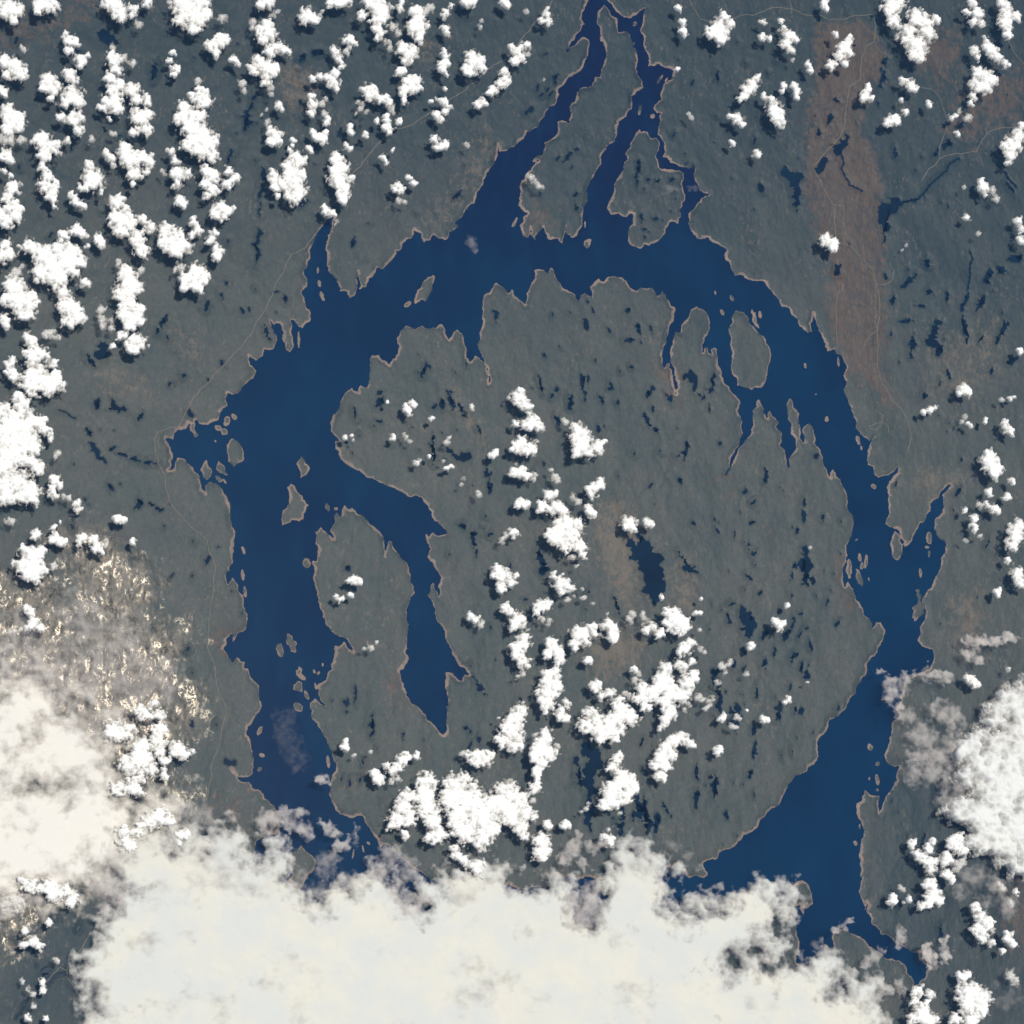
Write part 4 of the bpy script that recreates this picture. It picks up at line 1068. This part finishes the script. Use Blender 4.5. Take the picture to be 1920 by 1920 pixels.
# thin veils: (label, ovals x y rx ry)
VEILS = [
("murky thin cloud filling the notch in the bottom bank at the centre", "1100 1690 30 26;1095 1720 34 26;1110 1665 24 18;1080 1700 22 26;1120 1700 20 26", .55),
("grey-brown veil across the gap in the bottom bank, left of centre", "765 1690 26 22;775 1712 22 18;745 1670 20 18;790 1685 22 16", .60),
("broad thin veil spreading left of the right cloud bank", "1760 1440 40 40;1790 1400 30 40;1720 1450 34 26;1800 1480 26 30;1780 1500 30 20", .50),
("faint round wisp alone over open water in the north-west of the lake", "885 452 12 20;892 470 7 10", .30),
("thin grey streak of cloud left of the right edge above the bank", "1830 1200 26 14;1862 1200 30 13;1895 1195 26 12;1820 1225 22 16;1838 1240 14 10", .75),
("feathery veil reaching over the water from the eastern shore", "1680 1290 30 20;1700 1270 20 12;1668 1272 16 8;1655 1258 14 5;1740 1265 30 14;1775 1270 26 14;1670 1310 18 12;1690 1325 16 10", .62),
("broken grey veil over the forest beside the right cloud bank", "1770 1330 40 20;1730 1380 40 36;1790 1350 34 22;1720 1420 26 16;1750 1415 28 20;1700 1340 22 20", .55),
("soft veil fringe under the right cloud bank", "1830 1640 34 24;1870 1660 30 20;1800 1670 26 20;1890 1700 26 26;1850 1690 20 16", .42),
("torn veil hanging over the lake end above the bottom bank", "495 1545 22 24;545 1540 24 18;562 1520 18 10;520 1530 18 14;575 1560 16 18;610 1545 20 9;640 1585 20 12;625 1560 16 10;530 1520 20 10", .66),
("small soft puff at the shore of the lower western arm", "604 1458 12 9;612 1466 9 7;598 1464 8 6", .70),
("smoky veil fringe north of the bottom bank, left of centre", "610 1620 20 26;650 1650 26 20;630 1610 12 16;560 1650 16 30;600 1670 30 20", .40),
("long veil tongue drifting over the south-western shore", "735 1600 22 26;770 1618 20 18;720 1625 18 22;760 1640 24 18;700 1640 16 14;668 1565 6 22;655 1570 8 10", .52),
("wispy torn fringe above the bottom bank at the centre", "1070 1590 14 22;1085 1580 10 22;1110 1590 16 14;1095 1620 12 16;1060 1610 16 16;1130 1580 16 12;1040 1640 22 12;1150 1580 20 8", .62),
("faint diagonal wisp above the southern tip of the central island", "1270 1590 20 9;1290 1605 14 9;1255 1578 14 7;1310 1625 14 7", .30),
("grey veil strip crossing the south-eastern inlet", "1580 1736 14 8;1594 1726 12 5;1568 1744 10 7", .62),
("pale veil over the point of land in the south-east", "1632 1800 20 14;1645 1788 14 10;1620 1812 12 8;1655 1778 12 8", .55),
("curved veil trailing from the bottom bank in the south-east", "1640 1870 22 9;1665 1855 20 9;1690 1840 14 12;1625 1885 22 10;1695 1858 10 12", .50),
("soft oval puff over land beside the south-eastern channel", "1690 1752 12 20;1686 1768 10 12", .62),
("blurred white puff east of the south-eastern channel", "1745 1790 16 20;1752 1806 14 14;1738 1775 12 12;1775 1785 13 18;1770 1765 12 10", .85),
("faint round wisp over the south-eastern inlet", "1532 1775 10 13;1540 1762 6 7", .35),
("thin grey veil over the small bank gap at the lower left", "215 1650 24 28;200 1690 24 24;225 1680 16 30;180 1665 20 18", .50),
("cream veil spread above the lower left bank", "60 1240 70 50;20 1200 50 60;120 1280 60 40;170 1340 60 30;190 1370 34 26;190 1250 60 60;150 1160 50 60;270 1300 60 50;230 1200 50 60;300 1260 40 40", .42),
("thin veil over the road end at the south-western shore", "380 1530 20 24;360 1545 18 14;350 1520 14 14;400 1545 16 12", .42),
("faint smoke-like smear over the small eastern channel", "1262 352 20 7;1300 350 16 8;1245 358 12 5", .22),
("barely visible haze patch over the lower western arm", "535 1345 24 30;540 1380 30 30;555 1420 30 26", .16),
("thin blurry veil beside the bright bottom right clouds", "1905 1870 24 24;1880 1880 18 14;1870 1845 12 12", .25),
("brownish veil at the left picture edge above the corner clouds", "20 1700 26 20;60 1690 30 14;-10 1720 20 16", .45),
]

def puff_mesh(name, blobs, mat, dens=1.0, step=1.35, zb=25.0, lump=1.0, seed=0, ell=False, warp=1.0, flat=None):
    """one closed cloud body: billowing top, flat base, thinning to shreds at its ragged edge"""
    b = np.array(blobs, float)
    wx, wy = ground(b[:, 0], b[:, 1], zb + 4)
    kf = 1.22 if ell else 1.72
    rx = b[:, 2] * kf; ry = (b[:, 3] if ell else b[:, 2]) * kf
    m = 5
    x0, x1 = (wx - rx).min() - m, (wx + rx).max() + m; y0, y1 = (wy - ry).min() - m, (wy + ry).max() + m
    gx = np.arange(x0, x1 + step, step); gy = np.arange(y0, y1 + step, step)
    X, Y = np.meshgrid(gx, gy); o = seed * 13.7
    wa = warp * min(6.0, .35 * float(np.median(rx)))
    XX = X + wa * fbm(X / 13 + o, Y / 13, 3) * 1.6; YY = Y + wa * fbm(X / 13 - o, Y / 13 + 40, 3) * 1.6
    F = np.zeros_like(X); Fm = np.zeros_like(X); Hh = np.zeros_like(X)
    for k in range(len(b)):
        d2 = ((XX - wx[k]) / rx[k]) ** 2 + ((YY - wy[k]) / ry[k]) ** 2
        f = np.clip(1 - d2, 0, 1); F = 1 - (1 - F) * (1 - f); Fm = np.maximum(Fm, f); Hh = np.maximum(Hh, np.sqrt(f) * min(rx[k], ry[k]))
    if not ell: F = .35 * F + .65 * Fm
    n1 = fbm(X / 8.5 + o, Y / 8.5 - o, 5, .78); bl = billow(X / 11 + o, Y / 11 + 3, 3)
    n0 = fbm(X / 22 - o, Y / 22, 2)
    T = F * 1.15 + n1 * (2.3 if dens > .8 else 2.4) * (1 - .6 * F) + n0 * .5 - .29 - (.0 if dens > .8 else .08)
    T = np.minimum(T + .35 * F * F, 1.12) - np.clip(.5 - bl, 0, 1) * .8
    T = np.where(F > 0, T, -1); 
    edge = np.minimum(F / .12, 1); T = np.minimum(T, edge)
    if ell: T = np.where(F > 0, np.minimum(F * .95 + n0 * .7 + n1 * .55 - .12, edge), -1)
    thick = np.clip(T, 0, 1.35) * dens
    top = zb + lump * (np.minimum(Hh, 12) * .10 + 4.5 * np.clip(T, 0, 1)) * (1 + .22 * bl) + 1.0 * np.clip(T, 0, 1)
    if flat: top = zb + flat * np.clip(T, 0, 1) ** .6 * (1 + .35 * bl + .3 * n0)
    bot = zb - 1.0 * np.clip(T, 0, 1) - .2
    keep = T > -.02
    fc = keep[:-1, :-1] & keep[1:, :-1] & keep[:-1, 1:] & keep[1:, 1:]
    return grid_body(name, X, Y, top, bot, thick, fc, mat)

def grid_body(name, X, Y, top, bot, thick, fc, mat):
    ny, nx = X.shape; idx = np.arange(nx * ny).reshape(ny, nx)
    jj, ii = np.nonzero(fc)
    if len(jj) == 0: return None
    q = np.stack([idx[jj, ii], idx[jj, ii + 1], idx[jj + 1, ii + 1], idx[jj + 1, ii]], -1)
    n = nx * ny; qb = q[:, ::-1] + n
    # skirts close the body along its border
    sk = []
    def border(mask, a, bb):
        j, i = np.nonzero(mask)
        if len(j): sk.append(np.stack([a(j, i), a(j, i) + n, bb(j, i) + n, bb(j, i)], -1))
    f = np.pad(fc, 1)
    border(fc & ~f[:-2, 1:-1], lambda j, i: idx[j, i], lambda j, i: idx[j, i + 1])
    border(fc & ~f[2:, 1:-1], lambda j, i: idx[j + 1, i + 1], lambda j, i: idx[j + 1, i])
    border(fc & ~f[1:-1, :-2], lambda j, i: idx[j + 1, i], lambda j, i: idx[j, i])
    border(fc & ~f[1:-1, 2:], lambda j, i: idx[j, i + 1], lambda j, i: idx[j + 1, i + 1])
    Qd = np.concatenate([q, qb] + sk)
    v = np.concatenate([np.stack([X, Y, np.maximum(top, bot + .05)], -1).reshape(-1, 3), np.stack([X, Y, bot], -1).reshape(-1, 3)])
    t = np.concatenate([thick.ravel(), thick.ravel()])
    v, Qd, a = compact(v, Qd, {'thick': t})
    c = centred(v); c[2] = v[:, 2].min(); v = v - c
    ob = make_mesh(name, v, Qd, mat, True, a); ob.location = c
    return ob

# where a cloud stands: phrase, box in the photo
CREG = [("over the smooth lower left cream bank", -60, 1290, 380, 1600), ("near the lower left corner", -60, 1600, 200, 1930), ("left of the glittering marshes", -60, 950, 330, 1290),
 ("at the left edge, upper part", -60, -60, 60, 300), ("at the left edge below the corner group", -60, 300, 60, 520), ("at the left edge beside the big lump", -60, 520, 135, 760), ("at the left edge halfway down", -60, 760, 160, 960),
 ("in the top left column", 60, -60, 180, 250), ("in the second column of upper left", 180, -60, 300, 250), ("in the upper left group, right side", 300, -60, 480, 200), ("around the tall upper left cloud", 300, 200, 480, 400),
 ("below the top left column", 60, 250, 200, 480), ("in the middle of upper left", 200, 250, 300, 480), ("above the western forest", 60, 480, 300, 700), ("south of the upper left group", 300, 400, 480, 700),
 ("along the top edge, left of centre", 480, -60, 660, 120), ("along the top edge near centre", 660, -60, 800, 120), ("beside the diagonal road", 800, -60, 960, 200), ("in the scattered band left of river", 480, 120, 640, 240),
 ("in the cluster west of diagonal road", 640, 120, 800, 240), ("near the shore of the northern arm", 800, 200, 960, 480), ("north of the narrow western inlet", 480, 240, 660, 480), ("above the north-western lakeshore", 660, 240, 800, 480),
 ("near the northern river channels", 960, -60, 1230, 480), ("east of the river along top", 1230, -60, 1440, 120), ("in the forest east of river", 1230, 120, 1440, 480), ("over the cut-over brown land", 1440, -60, 1660, 260),
 ("top right beside the brown fields", 1660, -60, 1770, 260), ("in the top right corner", 1770, -60, 2000, 160), ("at the upper right edge", 1770, 160, 2000, 480), ("over the brown strip", 1440, 260, 1770, 480),
 ("in the eastern woods", 1660, 480, 2000, 840), ("right of the eastern spit", 1780, 840, 2000, 970), ("at the right edge halfway down", 1780, 970, 2000, 1290), ("on the western lobe of island", 600, 700, 800, 1300),
 ("in the island's north-western hills", 800, 700, 910, 940), ("at the upper centre of island", 910, 700, 1020, 920), ("near the island's central cloud", 1020, 700, 1150, 960), ("left of the island's big lump", 860, 920, 1020, 1110),
 ("around the island's biggest upper lump", 1020, 960, 1160, 1110), ("left below the island centre", 860, 1110, 1000, 1280), ("directly below the island centre", 1000, 1110, 1100, 1350), ("near the island's central lake", 1100, 960, 1350, 1220),
 ("among the lower island clouds", 1100, 1220, 1220, 1400), ("right of the lower island clouds", 1220, 1220, 1345, 1375), ("on the island's eastern forest", 1345, 960, 1560, 1500), ("left of the low central lake", 860, 1280, 1060, 1490),
 ("beside the low central lake", 1060, 1375, 1340, 1600), ("north-west of the big island-foot cloud", 600, 1300, 800, 1475), ("around the big island-foot cloud", 700, 1400, 1000, 1640), ("south of the island's foot", 1000, 1490, 1120, 1640),
 ("near the lower right bank", 1650, 1550, 1930, 1720), ("in the lower right corner", 1650, 1720, 1930, 1990)]
spec = []
for ln in CLOUDS.split('\n'):
    t = ln.split(); wsp = 'w' in t; v = [float(q) for q in t if q != 'w']
    spec.append((wsp, [tuple(v[i:i + 3]) for i in range(0, len(v), 3)]))
info = []; bins = {}
for k, (wsp, bl) in enumerate(spec):
    a = np.array(bl); wgt = a[:, 2] ** 2; c = (a[:, :2] * wgt[:, None]).sum(0) / wgt.sum()
    w_ = (a[:, 0] + a[:, 2]).max() - (a[:, 0] - a[:, 2]).min(); h_ = (a[:, 1] + a[:, 2]).max() - (a[:, 1] - a[:, 2]).min()
    sz = max(w_, h_); size = 'very large' if sz > 75 else 'large' if sz > 48 else 'mid-sized' if sz > 28 else 'small' if sz > 15 else 'tiny'
    shp = 'tall' if h_ > 1.45 * w_ else 'wide' if w_ > 1.45 * h_ else 'round' if len(bl) < 3 else 'lumpy'
    look = f"{size} {'wispy' if wsp else 'white'} {shp} cloud"
    for t, (ph, x0, y0, x1, y1) in enumerate(CREG):
        if x0 <= c[0] < x1 and y0 <= c[1] < y1: break
    else: t = -1
    info.append((c, look, t)); bins.setdefault((t, look), []).append(k)
clab = {}
for (t, look), ks in bins.items():
    ks.sort(key=lambda k: info[k][0][1]); ph = CREG[t][0] if t >= 0 else 'above the forest'
    for i, k in enumerate(ks): clab[k] = f"{look} {ph}" + ('' if len(ks) == 1 else f", {'topmost' if i == 0 else 'lowest' if i == len(ks) - 1 else ORD[i] + ' down'}")
area = [sum(q[2] ** 2 for q in bl) * (1.0 if not w_ else .7) for w_, bl in spec]
keepers = set(sorted(range(len(spec)), key=lambda k: -area[k])[:298]); rest = []
for k, (wsp, bl) in enumerate(spec):
    rm = max(q[2] for q in bl)
    o = puff_mesh('cloud', bl, CLOUD, .70 if wsp else 1.08, 1.25 if rm < 14 else 1.5, 27 + min(10, rm * .5), 1.0, k + 1)
    if o is None: continue
    if k not in keepers: rest.append(o); continue
    o['label'] = clab[k]; o['category'] = 'cloud'; o['group'] = 'fair-weather clouds scattered over the land'
    if wsp: o['group'] = 'wispy cloud shreds scattered over the land'

vs, qs, ts, nb = [], [], [], 0
for o in rest:
    me = o.data; n = len(me.vertices); c = np.empty(n * 3, np.float32); me.vertices.foreach_get('co', c); c = c.reshape(-1, 3) + np.array(o.location, np.float32)
    f = np.empty(len(me.loops), np.int32); me.loops.foreach_get('vertex_index', f); t = np.empty(n, np.float32); me.attributes['thick'].data.foreach_get('value', t)
    vs.append(c); qs.append(f.reshape(-1, 4) + nb); ts.append(t); nb += n; bpy.data.objects.remove(o); bpy.data.meshes.remove(me)
o = make_mesh('cloud_scraps', np.concatenate(vs), np.concatenate(qs), CLOUD, True, {'thick': np.concatenate(ts)})
o['kind'] = 'stuff'; o['label'] = 'scattered tiny scraps of cloud between the larger clouds'; o['category'] = 'cloud scraps'
BANKM = {'B': BANK, 'C': cloud_material('towering_cloud', (.80, .79, .74), (.66, .58, .50), .06, 1.1, .6, .35, .10), 'V2': cloud_material('cream_cloud', (.80, .755, .67), (.70, .63, .53), .03, 1.05, .5, .12, .07)}
for si, (nm, lb, cat, ol, hl, soft, mk, zb) in enumerate(SHEETS):
    pts = P(ol); stp = 2.4; wp = to_world(pts, zb + 4); a = np.array(wp)
    gx = np.arange(a[:, 0].min() - 60, a[:, 0].max() + 60, stp); gy = np.arange(a[:, 1].min() - 60, a[:, 1].max() + 60, stp)
    _s = STEP; STEP = stp; cl_ = 110.0 if mk == 'V2' else 44.0; r = sdf(wp, gx, gy, cl_); STEP = _s
    D = np.full((len(gy), len(gx)), -cl_); D[r[0], r[1]] = r[2]
    X, Y = np.meshgrid(gx, gy)
    n1 = fbm(X / 13, Y / 13, 5, .66); n2 = fbm(X / 60 + 9, Y / 60, 3); bl = billow(X / 34, Y / 34, 4)
    n3 = fbm(X / 30 + 4, Y / 30, 4, .6)
    T = (.42 if mk != 'V2' else .52) + D / (soft * 1.3) + n1 * (.34 if mk != 'V2' else .2) + n3 * .75 + n2 * .5
    deep = sstep(14, 44, D)
    if mk == 'V2': T = np.minimum(T, .84 + n2 * .8 + n1 * .35 + n3 * .4 + .35 * sstep(-560, -680, Y))
    elif mk == 'C': T = np.minimum(T, .55) + bl * .5 + n1 * .45 + n3 * .75 + n2 * .35 + deep * .16 - .08
    else: T = np.minimum(T, .78) + n1 * .14 + n3 * .25 + n2 * .25 + bl * .12 + deep * (.18 + 1.25 * fbm(X / 120, Y / 85 + 7, 6, .62)) + .3 * sstep(-620, -800, Y)
    for hq in hl.split(';'):
        hx, hy, hrx, hry, hs = [float(q) for q in hq.split()]
        if hrx == 0: continue
        wx, wy = ground([hx], [hy], zb); d = np.sqrt(((X - wx[0]) / hrx) ** 2 + ((Y - wy[0]) / hry) ** 2)
        T = T - np.clip(1.9 - d + n1 * 1.6 + n2, 0, 1) * hs * (.85 + n1 * .8)
    T = np.where(D > -cl_ + 1, T, -1) * 1.0
    thick = np.clip(T, 0, 1.2)
    base = (6 if mk == 'B' else 3 if mk == 'V2' else 16)
    top = zb + np.clip(T, 0, 1) ** .7 * base * (1 + (.22 if mk == 'B' else .45) * bl * (1 - .6 * deep if mk == 'B' else 1) + .25 * n2) + 1
    bot = zb - 3 * np.clip(T, 0, 1) - .2
    keep = T > -.02; fc = keep[:-1, :-1] & keep[1:, :-1] & keep[:-1, 1:] & keep[1:, 1:]
    o = grid_body(nm, X, Y, top, bot, thick, fc, BANKM[mk])
    o['label'] = lb; o['category'] = cat
for k, (lb, ov, dn) in enumerate(VEILS):
    bl = [tuple(float(c) for c in q.split()) for q in ov.split(';')]
    o = puff_mesh('cloud_veil', bl, VEIL, dn * .95, 1.9, 34.0, .25, 500 + k, ell=True, warp=1.4, flat=1.6)
    if o is None: continue
    o['label'] = lb; o['category'] = 'thin cloud'

# ------------------------------------------------------------------ air
hz = N("air_haze")
pv = hz.n('ShaderNodeVolumePrincipled'); pv.inputs['Color'].default_value = (.20, .50, 1.0, 1); pv.inputs['Density'].default_value = 2.4e-5
pv.inputs['Anisotropy'].default_value = 0.0
hz.l(pv.outputs[0], hz.out.inputs[1])
hx = 9000.0
hv = np.array([[x, y, z] for z in (-14.0, 4060.0) for x, y in ((-hx, -hx), (hx, -hx), (hx, hx), (-hx, hx))])
hq = np.array([[3, 2, 1, 0], [4, 5, 6, 7], [0, 1, 5, 4], [1, 2, 6, 5], [2, 3, 7, 6], [3, 0, 4, 7]])
h = make_mesh('haze', hv, hq, hz.m, False); h['kind'] = 'stuff'
